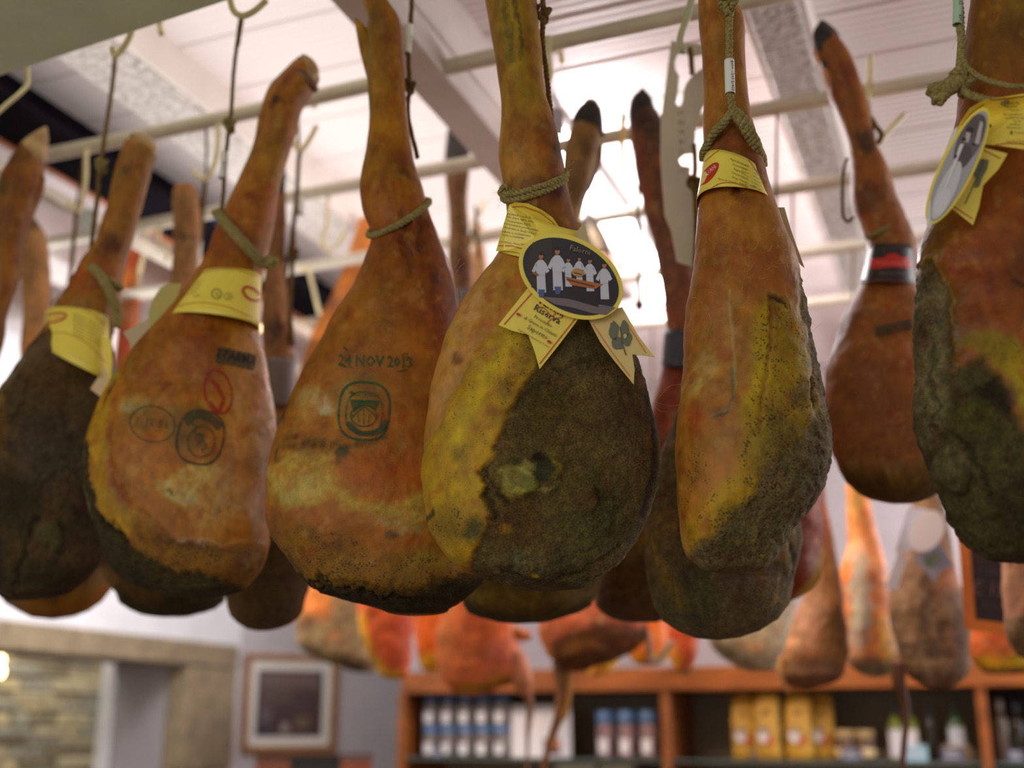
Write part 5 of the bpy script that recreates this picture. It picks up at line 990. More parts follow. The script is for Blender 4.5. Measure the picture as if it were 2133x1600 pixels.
# middle rows, behind the front hams
s5 = [(1328, 196, 1348, 198), (1312, 222, 1362, 222), (1311, 262, 1380, 255), (1320, 340, 1398, 335), (1338, 420, 1415, 412), (1360, 500, 1436, 500), (1376, 580, 1450, 575), (1384, 640, 1455, 640), (1386, 700, 1460, 700), (1380, 770, 1470, 770), (1360, 840, 1490, 840), (1345, 930, 1500, 930), (1320, 1020, 1510, 1020), (1290, 1100, 1500, 1100), (1255, 1180, 1470, 1180), (1240, 1245, 1450, 1245), (1275, 1290, 1420, 1290)]
t, pl = bgham('b5', s5, 2.06, (138, 72, 50), 'red-brown ham with a tall black hoof touching the cut-out board', ops=[
    E(1345, 240, 40, 60, 0, (64, 48, 42), a=.85, soft=14), E(1360, 290, 20, 40, 0, (70, 44, 34), a=.8, soft=14), S([(1350, 320), (1372, 440), (1390, 560)], 9, (84, 56, 38), a=.7, soft=10), E(1400, 560, 30, 60, 0, (112, 74, 64), a=.5), E(1410, 900, 60, 160, 0, (150, 50, 34), a=.8, soft=40),
    G([(1300, 1060), (1480, 1050), (1480, 1180), (1260, 1180)], (150, 116, 26), a=.85, soft=20, warp=12, m=.3), G([(1230, 1170), (1340, 1150), (1440, 1300), (1240, 1330)], (92, 66, 34), a=.9, soft=20, m=.7), E(1280, 1220, 40, 40, 0, (116, 76, 28), a=.6)], seg=110, flat=2.2)
hoofs(t, pl, [[(1332, 190, 1342, 190), (1316, 206, 1356, 206), (1309, 232, 1364, 230), (1312, 262, 1370, 258)]], M_hoofb)
wrap_label('label_band', t, pl, (1384, 690), (1462, 690), (1378, 762), (1468, 764), 3, -2, 1.05, mat('blue_dark_label', (66, 66, 84), 0.4))
cord(t, [pl.at(1330, 388, 0), pl.at(1329, 450, 0), pl.at(1331, 500, 0), pl.at(1330, 560, 0), pl.at(1332, 620, 0), pl.at(1330, 640, 0)], 0.0034, material=M_cord2, fuzz=0)
knot(t, pl.at(1332, 636, 0), .003, .006, M_cord2)

s4 = [(1214, 216, 1248, 222), (1193, 256, 1256, 260), (1180, 300, 1248, 305), (1172, 330, 1243, 345), (1168, 380, 1232, 390), (1156, 430, 1212, 438), (1130, 520, 1200, 520), (1100, 620, 1200, 620), (1050, 740, 1210, 740), (1000, 880, 1230, 880), (975, 1000, 1240, 1000), (965, 1100, 1250, 1100), (957, 1180, 1255, 1180), (966, 1258, 1240, 1245), (1030, 1290, 1200, 1285)]
t, pl = bgham('b4', s4, 1.84, (150, 106, 66), 'glossy black hoofed ham directly behind the middle ham, dark spotted bottom showing', hang=((1.795, 1100), [(1176, 430), (1130, 250)]), ops=[
    E(1225, 330, 14, 24, 0, (84, 50, 36), a=.8, soft=8), E(1210, 400, 20, 40, 0, (110, 72, 50), a=.6), G([(940, 1140), (1270, 1140), (1260, 1330), (940, 1330)], (112, 84, 20), a=1, soft=16, warp=12, m=.6, p=.9), S([(990, 1240), (1080, 1262), (1180, 1250)], 12, (136, 110, 20), a=.7, soft=12, tex=.5), G([(960, 1250), (1060, 1290), (1180, 1280), (1240, 1240), (1230, 1330), (960, 1330)], (62, 54, 18), a=.85, soft=12, m=.9), E(1170, 1230, 30, 16, 0, (140, 100, 30), a=.7)], seg=110)
hoofs(t, pl, [[(1226, 212, 1238, 214), (1206, 226, 1250, 226), (1194, 246, 1256, 250), (1192, 262, 1258, 272), (1216, 268, 1256, 284)]], M_hoofb)
toe(t, pl, [(1250, 306, 1256, 308), (1240, 330, 1254, 336), (1226, 356, 1244, 366), (1210, 386, 1232, 396)], 0.004, M_hoofd, name='dew_claw')

s4b = [(942, 254, 958, 260), (931, 284, 975, 280), (926, 347, 978, 347), (933, 419, 973, 419), (937, 481, 977, 481), (933, 540, 984, 540), (938, 590, 986, 590), (930, 660, 990, 660), (905, 760, 1010, 760), (870, 900, 1040, 900), (862, 1020, 1050, 1020), (880, 1130, 1040, 1130), (910, 1190, 1000, 1190)]
t, pl = bgham('b4b', s4b, 2.30, (140, 96, 64), 'ham with a long black hoof left of the middle leg, body hidden', hang=((2.56, 990), [(972, 560), (984, 480)]), ops=[
    S([(955, 400), (955, 500), (962, 560)], 8, (64, 44, 30), a=.85, soft=8), E(968, 570, 18, 40, 0, (84, 30, 30), a=.8, soft=14), E(945, 450, 8, 80, 0, (176, 120, 84), a=.6)])
hoofs(t, pl, [[(944, 249, 952, 250), (934, 268, 972, 276), (929, 300, 977, 300), (925, 342, 979, 346)]], M_hoofb)
wrap_label('label_band', t, pl, (930, 604), (992, 600), (922, 668), (1000, 664), 2, -2, 1.05, M_purpband)
cord(t, [pl.at(990, 430, 0), pl.at(994, 480, 0), pl.at(996, 540, -.01)], 0.0034, material=M_cord2, fuzz=0)

s3 = [(576, 346, 594, 346), (570, 400, 594, 400), (560, 460, 595, 460), (555, 540, 593, 540), (550, 600, 600, 610), (545, 670, 609, 670), (548, 735, 612, 735), (540, 830, 620, 830), (520, 900, 640, 900), (500, 980, 650, 980), (480, 1060, 655, 1060), (470, 1130, 652, 1130), (469, 1200, 648, 1200), (480, 1262, 638, 1250), (508, 1306, 606, 1302)]
t, pl = bgham('b3', s3, 1.85, (142, 88, 56), 'ham with a dark shank collar between the two stamped hams, brown bottom below them', hang=((1.795, 620), [(590, 600), (606, 500), (622, 330)]), ops=[
    E(578, 700, 14, 30, 0, (70, 34, 26), a=.8, soft=10), E(595, 640, 10, 60, 0, (190, 134, 106), a=.6), G([(460, 980), (660, 980), (660, 1340), (460, 1340)], (110, 80, 24), a=.95, soft=20, warp=12, m=.4), G([(540, 1140), (660, 1120), (660, 1260), (560, 1340), (500, 1320)], (84, 62, 40), a=.85, soft=16, m=.8), E(510, 1160, 30, 60, 0, (122, 90, 20), a=.6)], seg=90)
hoofs(t, pl, [[(580, 338, 592, 338), (572, 350, 596, 352), (570, 380, 596, 380), (572, 404, 590, 406)]], M_hoofb)
wrap_label('label_band', t, pl, (546, 745), (616, 750), (536, 838), (618, 846), 3, -3, 1.06, M_purpband)
cord(t, [pl.at(626, 308, 0), pl.at(622, 340, 0), pl.at(618, 420, 0), pl.at(612, 470, .01), pl.at(611, 525, 0), pl.at(606, 590, 0), pl.at(604, 650, .01), pl.at(610, 720, .02)], 0.0045, material=M_cord2, fuzz=0)
knot(t, pl.at(612, 528, .01), .004, .009, M_cord2)
sleeve_tag(t, pl, [(626, 412), (625, 430), (624, 446)], 0.008, -.005, None)

s2 = [(360, 404, 412, 400), (359, 432, 416, 428), (362, 480, 418, 480), (360, 540, 412, 540), (350, 600, 420, 600), (320, 700, 460, 700), (260, 850, 500, 850), (225, 1000, 510, 1000), (214, 1120, 508, 1120), (216, 1198, 492, 1190), (245, 1240, 470, 1236), (295, 1276, 440, 1272)]
t, pl = bgham('b2', s2, 1.88, (166, 112, 76), 'ham with a pale two-toed foot, left of the leaning leg', hang=((1.795, 430), [(412, 520), (428, 400)]), ops=[
    E(392, 500, 14, 10, 0, (60, 34, 24), a=.8, soft=8), E(385, 460, 10, 60, 0, (122, 80, 50), a=.6), G([(200, 1080), (520, 1080), (520, 1320), (200, 1320)], (104, 70, 18), a=1, soft=16, warp=14, m=.5), E(235, 1215, 24, 26, 0, (166, 120, 60), a=.8, soft=12), G([(250, 1230), (340, 1262), (470, 1230), (460, 1330), (280, 1320)], (58, 52, 24), a=.9, soft=14, m=.9), E(400, 1220, 60, 20, 0, (96, 46, 10), a=.7)], seg=90)
hoofs(t, pl, [[(372, 396, 380, 396), (362, 408, 382, 410), (360, 430, 382, 436), (366, 448, 380, 450)], [(390, 390, 396, 390), (384, 404, 404, 404), (386, 430, 410, 430), (388, 446, 408, 444)]], M_hoofd)
cord(t, [pl.at(430, 368, 0), pl.at(425, 400, 0), pl.at(422, 440, -.01), pl.at(418, 500, -.02)], 0.0048, material=M_cord2, fuzz=0)
s1b = [(50, 452, 72, 454), (38, 500, 94, 490), (42, 560, 103, 556), (50, 640, 104, 640), (45, 720, 92, 720), (38, 800, 96, 800), (10, 880, 150, 880), (-20, 960, 220, 960), (-30, 1050, 250, 1050), (-15, 1140, 247, 1140), (-10, 1200, 238, 1195), (20, 1250, 215, 1240), (70, 1284, 180, 1280)]
t, pl = bgham('b1', s1b, 1.90, (186, 128, 88), 'ham with a black hoof just behind the leg at the left edge', hang=((1.795, 176), [(100, 640), (140, 600), (158, 440)]), ops=[
    E(66, 470, 14, 14, 0, (52, 44, 36), a=.9, soft=8), E(46, 510, 10, 24, 0, (46, 34, 40), a=.85, soft=8), E(70, 560, 8, 30, 0, (110, 66, 46), a=.6), E(75, 760, 26, 60, 0, (206, 120, 76), a=.7), G([(-40, 1080), (260, 1080), (260, 1320), (-40, 1320)], (140, 84, 16), a=1, soft=16, warp=12, m=.2), G([(-20, 1200), (80, 1250), (60, 1320), (-20, 1310)], (110, 76, 66), a=.8), S([(60, 1262), (130, 1268), (210, 1222)], 10, (150, 104, 12), a=.7, soft=10), E(140, 1248, 14, 9, 0, (50, 30, 8), a=.9, soft=6)], seg=90)
cord(t, [pl.at(160, 432, 0), pl.at(158, 460, 0), pl.at(150, 540, 0), pl.at(142, 620, 0), pl.at(138, 680, 0)], 0.0048, material=M_cord2, fuzz=0)
o = sheet('price_tag', t, [(170, 434), (196, 436), (194, 480), (176, 484), (163, 478)], lambda x, y: pl.at(x, y, -.01), mat('grey_tag', (206, 210, 210), 0.6))
decal('print', o[0], o[1], [(text_polys('43', 186, 446, 7, 90) + text_polys('17 X', 184, 466, 6, 90), (110, 114, 120))])

s6m = [(1488, 60, 1526, 60), (1486, 200, 1530, 200), (1484, 400, 1540, 400), (1480, 560, 1560, 560), (1460, 700, 1600, 700), (1430, 800, 1625, 800), (1395, 900, 1645, 900), (1360, 1000, 1660, 1000), (1345, 1080, 1668, 1080), (1342, 1150, 1666, 1150), (1352, 1225, 1652, 1220), (1385, 1290, 1620, 1280), (1430, 1325, 1585, 1320)]
t, pl = bgham('b6m', s6m, 1.70, (112, 92, 62), 'big grey-green mouldy ham bottom directly below the narrow ham', [
    E(1450, 1250, 70, 60, 0, (84, 88, 58), a=.6, soft=30), E(1540, 1180, 60, 80, 0, (104, 78, 62), a=.6, soft=30), S([(1350, 1120), (1370, 1200), (1410, 1270)], 8, (150, 116, 40), a=.7, soft=9), E(1620, 1130, 26, 50, 10, (150, 116, 70), a=.7, soft=10), S([(1636, 1130), (1646, 1170), (1640, 1210)], 4, (40, 26, 16), a=.85, soft=4, h=-.004), S([(1540, 1190), (1578, 1200), (1580, 1214)], 4, (160, 116, 60), a=.7, soft=4), E(1370, 1100, 30, 30, 0, (140, 104, 60), a=.6)], m=.9, seg=110, ratio=(.9, .5))
s7 = [(1592, 560, 1640, 560), (1585, 700, 1652, 700), (1568, 830, 1672, 830), (1545, 920, 1690, 920), (1520, 1000, 1704, 1000), (1505, 1100, 1716, 1100), (1510, 1180, 1714, 1180), (1530, 1250, 1692, 1250), (1555, 1305, 1640, 1300)]
bgham('b7', s7, 2.10, (140, 52, 20), 'deep red ham with a yellow fat edge peeking out right of the mouldy bottom', [S([(1716, 1160), (1690, 1230), (1640, 1290), (1590, 1320)], 20, (170, 124, 36), a=.9, soft=10), E(1690, 1080, 14, 60, 0, (176, 76, 50), a=.6)])

# legs of hams in the back rows
bgham('l1', [(748, 462, 784, 466), (722, 537, 775, 560), (690, 620, 750, 650), (648, 700, 720, 730), (620, 790, 716, 800), (600, 880, 730, 880), (590, 980, 740, 980), (600, 1080, 720, 1080)], 2.66, (196, 112, 50), 'orange leg slanting behind the left shoulder of the date-stamped ham', [E(700, 640, 20, 20, 0, (110, 66, 60), a=.7)])
bgham('l2', [(268, 520, 296, 520), (256, 560, 292, 562), (250, 620, 291, 624), (246, 680, 288, 690), (240, 742, 280, 750), (236, 830, 300, 830), (240, 940, 330, 940), (260, 1020, 320, 1020)], 2.60, (204, 110, 64), 'narrow orange-red leg between the leftmost yellow collar and the leaning ham', [E(275, 545, 14, 22, 0, (204, 74, 40), a=.8), E(270, 600, 8, 24, 0, (220, 120, 40), a=.8), E(264, 720, 16, 26, 0, (196, 70, 50), a=.8), E(268, 660, 16, 16, 0, (206, 160, 130), a=.6)])
bgham('l3', [(990, 470, 1004, 470), (984, 520, 1010, 520), (980, 580, 1016, 580), (976, 650, 1024, 650), (960, 760, 1040, 760), (950, 860, 1040, 860)], 2.75, (206, 150, 110), 'pale pinkish leg right of the long black hoof, mostly hidden')
t, pl = bgham('l4', [(1216, 452, 1232, 452), (1212, 490, 1252, 484), (1222, 530, 1270, 526), (1238, 580, 1278, 576), (1230, 660, 1290, 660), (1200, 760, 1320, 760), (1190, 900, 1335, 900), (1200, 1020, 1330, 1020), (1230, 1100, 1300, 1100)], 2.47, (92, 66, 66), 'dark leg with a blue-black hoof directly behind the oval photograph card')
hoofs(t, pl, [[(1220, 444, 1230, 444), (1210, 464, 1244, 462), (1210, 500, 1262, 494), (1222, 530, 1272, 524)]], M_hoofb)

# far row lit by the warm spots
SAL = (222, 120, 66); YEL = (226, 160, 40); MLD = (150, 130, 100)
bgham('f1', [(640, 1150, 755, 1150), (634, 1220, 768, 1220), (614, 1300, 775, 1300), (622, 1345, 782, 1345), (664, 1374, 786, 1378), (712, 1390, 782, 1396)], 3.35, (156, 134, 100), 'far ham crusted grey-beige with an orange shoulder, above the framed photograph', [G([(630, 1180), (700, 1200), (690, 1290), (640, 1300), (620, 1250)], (232, 140, 70), a=.95, soft=14), E(640, 1300, 22, 18, 0, (110, 74, 44), a=.8), E(715, 1310, 24, 12, -30, (112, 94, 64), a=.8), E(700, 1330, 14, 10, 0, (196, 130, 80), a=.7), E(745, 1385, 30, 16, 0, (84, 66, 36), a=.8)], FG, m=.7)
bgham('f2', [(742, 1180, 865, 1180), (745, 1272, 863, 1272), (752, 1325, 860, 1325), (770, 1365, 858, 1368), (788, 1402, 852, 1402)], 3.20, (232, 104, 56), 'far salmon-red ham edged with yellow fat, left of the shelf top', [S([(748, 1290), (758, 1345), (790, 1395), (840, 1415)], 13, (236, 176, 30), a=.95, soft=7), S([(800, 1425), (850, 1432)], 8, (120, 100, 60), a=.9, soft=6), E(848, 1300, 16, 110, 0, (170, 66, 36), a=.7)], FG)
bgham('f3', [(862, 1180, 950, 1180), (862, 1290, 945, 1290), (867, 1350, 940, 1350), (875, 1386, 925, 1386)], 3.50, (224, 110, 40), 'small far orange ham with a yellow tip, between two larger pinkish ones', [E(900, 1388, 40, 22, 0, (240, 180, 40), a=.95, soft=8)], FG)
t, pl = bgham('f4', [(928, 1200, 1050, 1200), (922, 1275, 1068, 1272), (909, 1330, 1078, 1322), (911, 1385, 1088, 1378), (925, 1422, 1075, 1416), (944, 1440, 1030, 1438)], 3.10, (226, 116, 60), 'far pink-orange ham with a curled shank and a drying string', [E(930, 1330, 18, 70, 0, (166, 100, 50), a=.7, soft=16), S([(940, 1448), (990, 1436), (1050, 1412)], 9, (170, 130, 20), a=.9, soft=6), E(1010, 1290, 40, 20, 0, (232, 110, 66), a=.6), E(1040, 1370, 30, 30, 0, (196, 110, 96), a=.6)], FG)
ham_mesh('shank', t, [(1048, 1298, 1050, 1332), (1070, 1304, 1072, 1334), (1090, 1310, 1090, 1338), (1102, 1316, 1102, 1334)], pl, (220, 126, 100), [E(1080, 1345, 24, 12, 0, (110, 70, 90), a=.6)], 9, seg=30, ratio=(.8, .8), off=.02)
ham_mesh('shank', t, [(1052, 1362, 1094, 1366), (1056, 1390, 1104, 1392), (1062, 1416, 1110, 1418), (1076, 1440, 1108, 1442)], pl, (220, 140, 120), [E(1066, 1440, 14, 8, 0, (210, 140, 50), a=.8)], 9, seg=30, ratio=(.8, .8), off=.03)
v, f = tube([pl.at(*p, .03) for p in [(1098, 1440), (1104, 1470), (1100, 1520), (1098, 1580), (1092, 1660)]], [0.012, 0.009, 0.005, 0.005, 0.007], 10); build('drying_string', v, f, mat('dried_gut', (130, 84, 52), 0.6), t)
t, pl = bgham('f5', [(1165, 1180, 1320, 1180), (1140, 1255, 1340, 1265), (1120, 1308, 1348, 1318), (1130, 1345, 1328, 1350), (1150, 1374, 1280, 1376), (1176, 1388, 1235, 1390)], 2.95, (206, 106, 70), 'far ham with salmon top and dark brown underside', [G([(1150, 1340), (1240, 1300), (1300, 1310), (1360, 1300), (1350, 1420), (1140, 1420)], (96, 56, 22), a=.95, soft=12, warp=8), E(1254, 1298, 9, 9, 0, (232, 190, 130), a=.9, soft=6), E(1200, 1350, 40, 9, -20, (150, 96, 40), a=.8, soft=8), S([(1126, 1312), (1136, 1350), (1146, 1370)], 9, (220, 130, 40), a=.9, soft=6), E(1108, 1320, 6, 8, 0, (60, 60, 40), a=.8)], FG)
v, f = tube([pl.at(*p, .0) for p in [(1166, 1360), (1168, 1400), (1172, 1440), (1164, 1490), (1148, 1540), (1134, 1590), (1128, 1660)]], [0.022, 0.018, 0.016, 0.012, 0.009, 0.008, 0.008], 10); build('dried_strip', v, f, mat('dried_strip', (122, 76, 36), 0.6, noise=.3, scale=30), t)
v, f = tube([pl.at(*p, .01) for p in [(1184, 1400), (1186, 1440), (1182, 1470), (1172, 1500)]], 0.007, 8); build('dried_strip', v, f, mat('dried_strip_pale', (180, 130, 60), 0.6), t)
bgham('f5b', [(1225, 1280, 1310, 1280), (1220, 1350, 1306, 1340), (1222, 1386, 1296, 1366), (1226, 1400, 1280, 1388)], 3.55, (232, 170, 60), 'small yellow fat end of a far ham below the dark brown underside', [], FG)
bgham('f6', [(1318, 1220, 1400, 1220), (1312, 1320, 1398, 1320), (1308, 1355, 1396, 1352), (1316, 1374, 1388, 1372)], 3.45, (232, 120, 44), 'small orange ham end in the V of pale string above the shelf', [S([(1310, 1375), (1350, 1384), (1396, 1376)], 12, (226, 170, 36), a=.9, soft=7)], FG)
bgham('f6b', [(1392, 1220, 1462, 1220), (1390, 1320, 1456, 1320), (1392, 1366, 1452, 1360), (1404, 1392, 1446, 1390)], 3.20, (206, 90, 50), 'small brick-red ham end with a yellow lobe, right of the pale string V', [E(1400, 1375, 16, 24, 0, (226, 160, 40), a=.9, soft=8), E(1430, 1405, 24, 10, 0, (200, 160, 110), a=.9)], FG)
tw = cord(None, [PY(x, y, 3.0) for x, y in ((1350, 1318), (1352, 1350), (1357, 1376), (1364, 1380), (1380, 1366), (1400, 1336))], 0.008, name='pale_string', material=mat('pale_string', (196, 166, 140), 0.8), fuzz=0)
tag(tw, 'pale string hanging in a V before the far orange ham ends', 'string')
bgham('f0', [(1472, 1230, 1650, 1230), (1474, 1320, 1648, 1318), (1496, 1362, 1642, 1362), (1530, 1384, 1622, 1386)], 3.15, (176, 160, 132), 'far ham coated in pale grey mould, low over the shelf top', [E(1560, 1352, 20, 8, 0, (226, 150, 90), a=.8, soft=6), E(1510, 1352, 26, 8, 0, (96, 76, 50), a=.7)], FG, m=.7)
t, pl = bgham('f7', [(1690, 980, 1712, 980), (1688, 1050, 1720, 1045), (1688, 1120, 1735, 1115), (1688, 1200, 1748, 1195), (1662, 1270, 1757, 1265), (1645, 1320, 1763, 1320), (1628, 1370, 1764, 1370), (1622, 1405, 1757, 1402), (1640, 1425, 1735, 1422)], 2.75, (150, 96, 50), 'far ham with a pinkish lobe and brown speckled body', lean=-50, ops=[E(1680, 1300, 26, 60, 20, (206, 150, 120), a=.8, soft=14), E(1710, 1080, 14, 60, 0, (190, 90, 60), a=.8), E(1730, 1330, 26, 70, 0, (112, 74, 24), a=.8, soft=16), E(1640, 1338, 12, 12, 0, (226, 160, 110), a=.9, soft=6), E(1690, 1400, 50, 26, 0, (120, 86, 70), a=.7)], group=FG, m=.4)
v, f = tube([pl.at(*p, .02) for p in [(1632, 1370), (1628, 1400), (1636, 1430), (1644, 1444)]], [0.012, 0.01, 0.007, 0.004], 8); build('hanging_scrap', v, f, mat('dried_fat', (206, 150, 90), 0.6), t)
t, pl = bgham('f8', [(1764, 985, 1790, 985), (1763, 1050, 1812, 1050), (1766, 1130, 1830, 1125), (1752, 1190, 1846, 1190), (1750, 1260, 1852, 1260), (1757, 1320, 1862, 1320), (1766, 1372, 1876, 1368), (1786, 1406, 1866, 1406)], 2.95, (236, 140, 74), 'far ham half orange, half chalky white, left of the silver ribbon label', [E(1780, 1250, 22, 110, 0, (206, 196, 176), a=.95, soft=10, m=.5), E(1840, 1330, 24, 50, 0, (236, 170, 60), a=.9, soft=10), S([(1840, 1340), (1862, 1360), (1866, 1390)], 6, (120, 80, 24), a=.8), E(1810, 1404, 60, 30, 0, (166, 156, 132), a=.9, soft=10, m=.9), E(1846, 1296, 6, 6, 0, (255, 230, 210), a=.9, soft=4), E(1778, 1050, 12, 40, 0, (236, 190, 100), a=.7)], FG)
t, pl = bgham('f9', [(1905, 1030, 1960, 1030), (1892, 1100, 1975, 1100), (1872, 1160, 1985, 1160), (1853, 1220, 1996, 1215), (1853, 1280, 2012, 1275), (1867, 1330, 2017, 1330), (1886, 1388, 2017, 1385), (1915, 1426, 2012, 1426)], 2.80, (140, 104, 76), 'far brown wrinkled ham wearing a silvery rosette label with ribbon tails', [E(1890, 1280, 30, 60, 0, (160, 128, 100), a=.7), E(2000, 1300, 30, 110, 0, (96, 56, 26), a=.8, soft=20), E(1900, 1350, 30, 14, 20, (66, 46, 34), a=.8), S([(1920, 1240), (1940, 1330), (1960, 1420)], 8, (110, 76, 54), a=.7, h=-.004), S([(1900, 1360), (1930, 1420)], 8, (186, 150, 130), a=.6), E(1965, 1200, 30, 40, 0, (190, 110, 66), a=.7)], FG, m=.5)
MS = mat('silver_label', (206, 206, 222), 0.3)
sheet('label_band', t, [(1892, 1056), (1930, 1060), (1930, 1130), (1872, 1160), (1864, 1150)], lambda x, y: pl.at(x, y, .075), MS)
v = sheet('ribbon_tail', t, [(1872, 1150), (1890, 1162), (1868, 1232), (1858, 1226), (1842, 1226)], lambda x, y: pl.at(x, y, .08), MS)
v = sheet('ribbon_tail', t, [(1900, 1160), (1956, 1130), (1988, 1180), (1962, 1186), (1946, 1214), (1926, 1190)], lambda x, y: pl.at(x, y, .085), mat('grey_label', (150, 152, 170), 0.35))
decal('print', v[0], v[1], [([ell(1936, 1170, 10, 12), ell(1948, 1160, 9, 9)], (110, 150, 110)), ([ell(1946, 1164, 3, 4)], (210, 130, 110))])
v = sheet('rosette_card', t, ell(1930, 1106, 34, 46, 30, 30), lambda x, y: pl.at(x, y, .095), mat('white_gloss_card', (236, 236, 244), 0.2))
v, f = tube([pl.at(*p, .03) for p in [(1872, 1380), (1872, 1420), (1884, 1460), (1888, 1500), (1884, 1540), (1880, 1600), (1880, 1660)]], [0.016, 0.014, 0.009, 0.007, 0.007, 0.006, 0.006], 10); build('dried_strip', v, f, mat('dark_strip', (84, 46, 22), 0.6), t)
bgham('f10', [(2012, 1180, 2200, 1180), (2012, 1300, 2200, 1300), (2018, 1362, 2190, 1360), (2042, 1392, 2170, 1390)], 3.10, (216, 110, 56), 'far orange ham with a yellow rim behind the price blackboard', [S([(2010, 1380), (2070, 1392), (2140, 1380)], 18, (226, 176, 40), a=.95, soft=8), S([(2010, 1406), (2140, 1410)], 8, (120, 100, 50), a=.9, soft=6)], FG)
bgham('f11', [(2093, 1060, 2220, 1060), (2092, 1180, 2230, 1180), (2096, 1260, 2235, 1260), (2100, 1320, 2230, 1320), (2116, 1360, 2215, 1360)], 2.45, (214, 150, 116), 'pale pink far ham cut by the right edge, right of the blackboard', [G([(2090, 1290), (2240, 1290), (2240, 1400), (2090, 1400)], (130, 104, 66), a=.9, soft=14, m=.7)], FG)

# cut-out board hanging between the hams
bd = thing('cutout_board', PY(1430, 90, 1.75), 'grey card board with keyhole cut-outs and pencilled capitals, left of the narrow ham', 'board')
plb = Plane(1430, 300, 1.75)
bp_ = [(1398, 85), (1470, 95), (1470, 110), (1445, 118), (1430, 112), (1412, 113), (1405, 128), (1407, 145), (1415, 158), (1412, 190), (1407, 215), (1415, 222), (1421, 215), (1424, 190), (1430, 172), (1445, 155), (1474, 135), (1474, 205), (1462, 228), (1450, 260), (1446, 318), (1425, 321), (1413, 333), (1420, 345), (1438, 348), (1437, 370), (1443, 374), (1474, 380), (1474, 566), (1410, 545), (1398, 480), (1385, 450), (1376, 330), (1377, 245)]
mb = mat('grey_board', (206, 192, 172), 0.7, noise=.06, scale=10)
ob, tbb = sheet('board', bd, bp_, lambda x, y: plb.at(x, y, 0), mb, thick=0.003)
decal('pencil_lettering', ob, tbb, [(sum([text_polys(c, 1413, 236 + 20 * k, 13, 90) for k, c in enumerate('LEPROSC')], []), (120, 116, 116))])
cord(bd, [PY(x, y, 1.73) for x, y in ((1437, 100), (1440, 125), (1442, 155))], 0.0045, material=M_cord2, fuzz=0)
cord(bd, [PY(x, y, 1.73) for x, y in ((1446, 300), (1448, 340), (1447, 380), (1450, 470), (1448, 540), (1446, 600))], 0.0040, material=M_cord2, fuzz=0)
knot(bd, PY(1448, 383, 1.72), .004, .011, M_cord2)
# paper tag behind the middle leg
t_ = build('price_tag', *bevel_box(0, 1, 0, 1, 0, 1, .001), M_tag) if False else None
plt = Plane(1160, 250, 1.9)
tg = thing('price_tag', plt.at(1160, 222), 'small lilac-grey paper tag just right of the middle leg', 'tag')
sheet('tag_card', tg, [(1148, 224), (1172, 227), (1174, 284), (1150, 280)], lambda x, y: plt.at(x, y), mat('lilac_tag', (196, 186, 206), 0.6))
v, f = tube([plt.at(1160, 190), plt.at(1160, 228)], 0.001, 6, smooth=False); build('tag_string', v, f, M_cord2, tg)
# milk-white carton and blue box seen far up at left, behind the second pipe
# ================================================================ shelves and what stands on them
W1 = mat('cherry_wood', (150, 84, 34), 0.35, noise=0.25, scale=7, stretch=(1, 1, 6)); W2 = mat('cherry_wood_dark', (92, 46, 22), 0.5, noise=0.3, scale=7, stretch=(1, 1, 6))
YS, YBK = 4.36, 4.76
sh = thing('shelf_unit', (-1.1, YS, 0), 'cherry wood wall shelving with dark back and glass shelves below the far hams', 'shelf')
def part(name, args, m, parent=sh, b=.002): return build(name, *bevel_box(*args, b), m, parent, smooth=False)
ztop0, ztop1 = 1.790, 1.872
xl = PY(837, 1450, YS)[0]; xd = PY(1384, 1450, YS)[0]; xr = PY(2043, 1450, YS)[0]; xe = 0.75
part('top_board', (xl, xe, YS - .012, YBK, ztop0, ztop1), W1)
for a in (xl, xd, xr, xe): part('upright', (a - .016, a + .016, YS, YBK, 0.0, ztop0), W1)
MB = mat('grey_back_panel', (150, 140, 122), 0.8)
for a, b_ in ((xl, xd), (xd, xr), (xr, xe)): part('back_panel', (a + .016, b_ - .016, YBK - .012, YBK, 0.2, ztop0), MB if b_ != xe else mat('dark_back_panel', (50, 36, 34), 0.7))
zs = 1.548
MG = bpy.data.materials.new('shelf_glass'); nt, N, L, b = nodes(MG); b.inputs['Base Color'].default_value = (.35, .45, .4, 1); b.inputs['Transmission Weight'].default_value = .7; b.inputs['Roughness'].default_value = .1; b.inputs['IOR'].default_value = 1.3
for a, b_ in ((xl, xd), (xd, xr), (xr, xe)): part('glass_shelf', (a + .017, b_ - .017, YS + .01, YBK - .014, zs - .010, zs), MG)
for a, b_ in ((xl, xd), (xd, xr), (xr, xe)): part('shelf_board', (a + .017, b_ - .017, YS + .01, YBK - .014, 1.22, 1.24), W2)
zs += 0.0006
def lathe(prof, x, y, z, seg=20):
    V = []; n = len(prof)
    for r, h in prof:
        for k in range(seg): a = 2 * math.pi * k / seg; V.append((x + r * math.cos(a), y + r * math.sin(a), z + h))
    Fc = [(i * seg + k, i * seg + (k + 1) % seg, (i + 1) * seg + (k + 1) % seg, (i + 1) * seg + k) for i in range(n - 1) for k in range(seg)]
    Fc += [tuple(range(seg))[::-1], tuple((n - 1) * seg + k for k in range(seg))]
    return np.array(V), Fc
M_glass = bpy.data.materials.new('jar_glass'); nt, N, L, b = nodes(M_glass); b.inputs['Base Color'].default_value = (*lin((118, 110, 106)), 1); b.inputs['Roughness'].default_value = .12; b.inputs['Specular IOR Level'].default_value = .7
M_cont = mat('pale_preserve', (150, 138, 132), 0.6, noise=.5, scale=60); M_bluelid = mat('blue_lid', (86, 122, 168), 0.35); M_lab = mat('white_label', (236, 232, 236), 0.5)
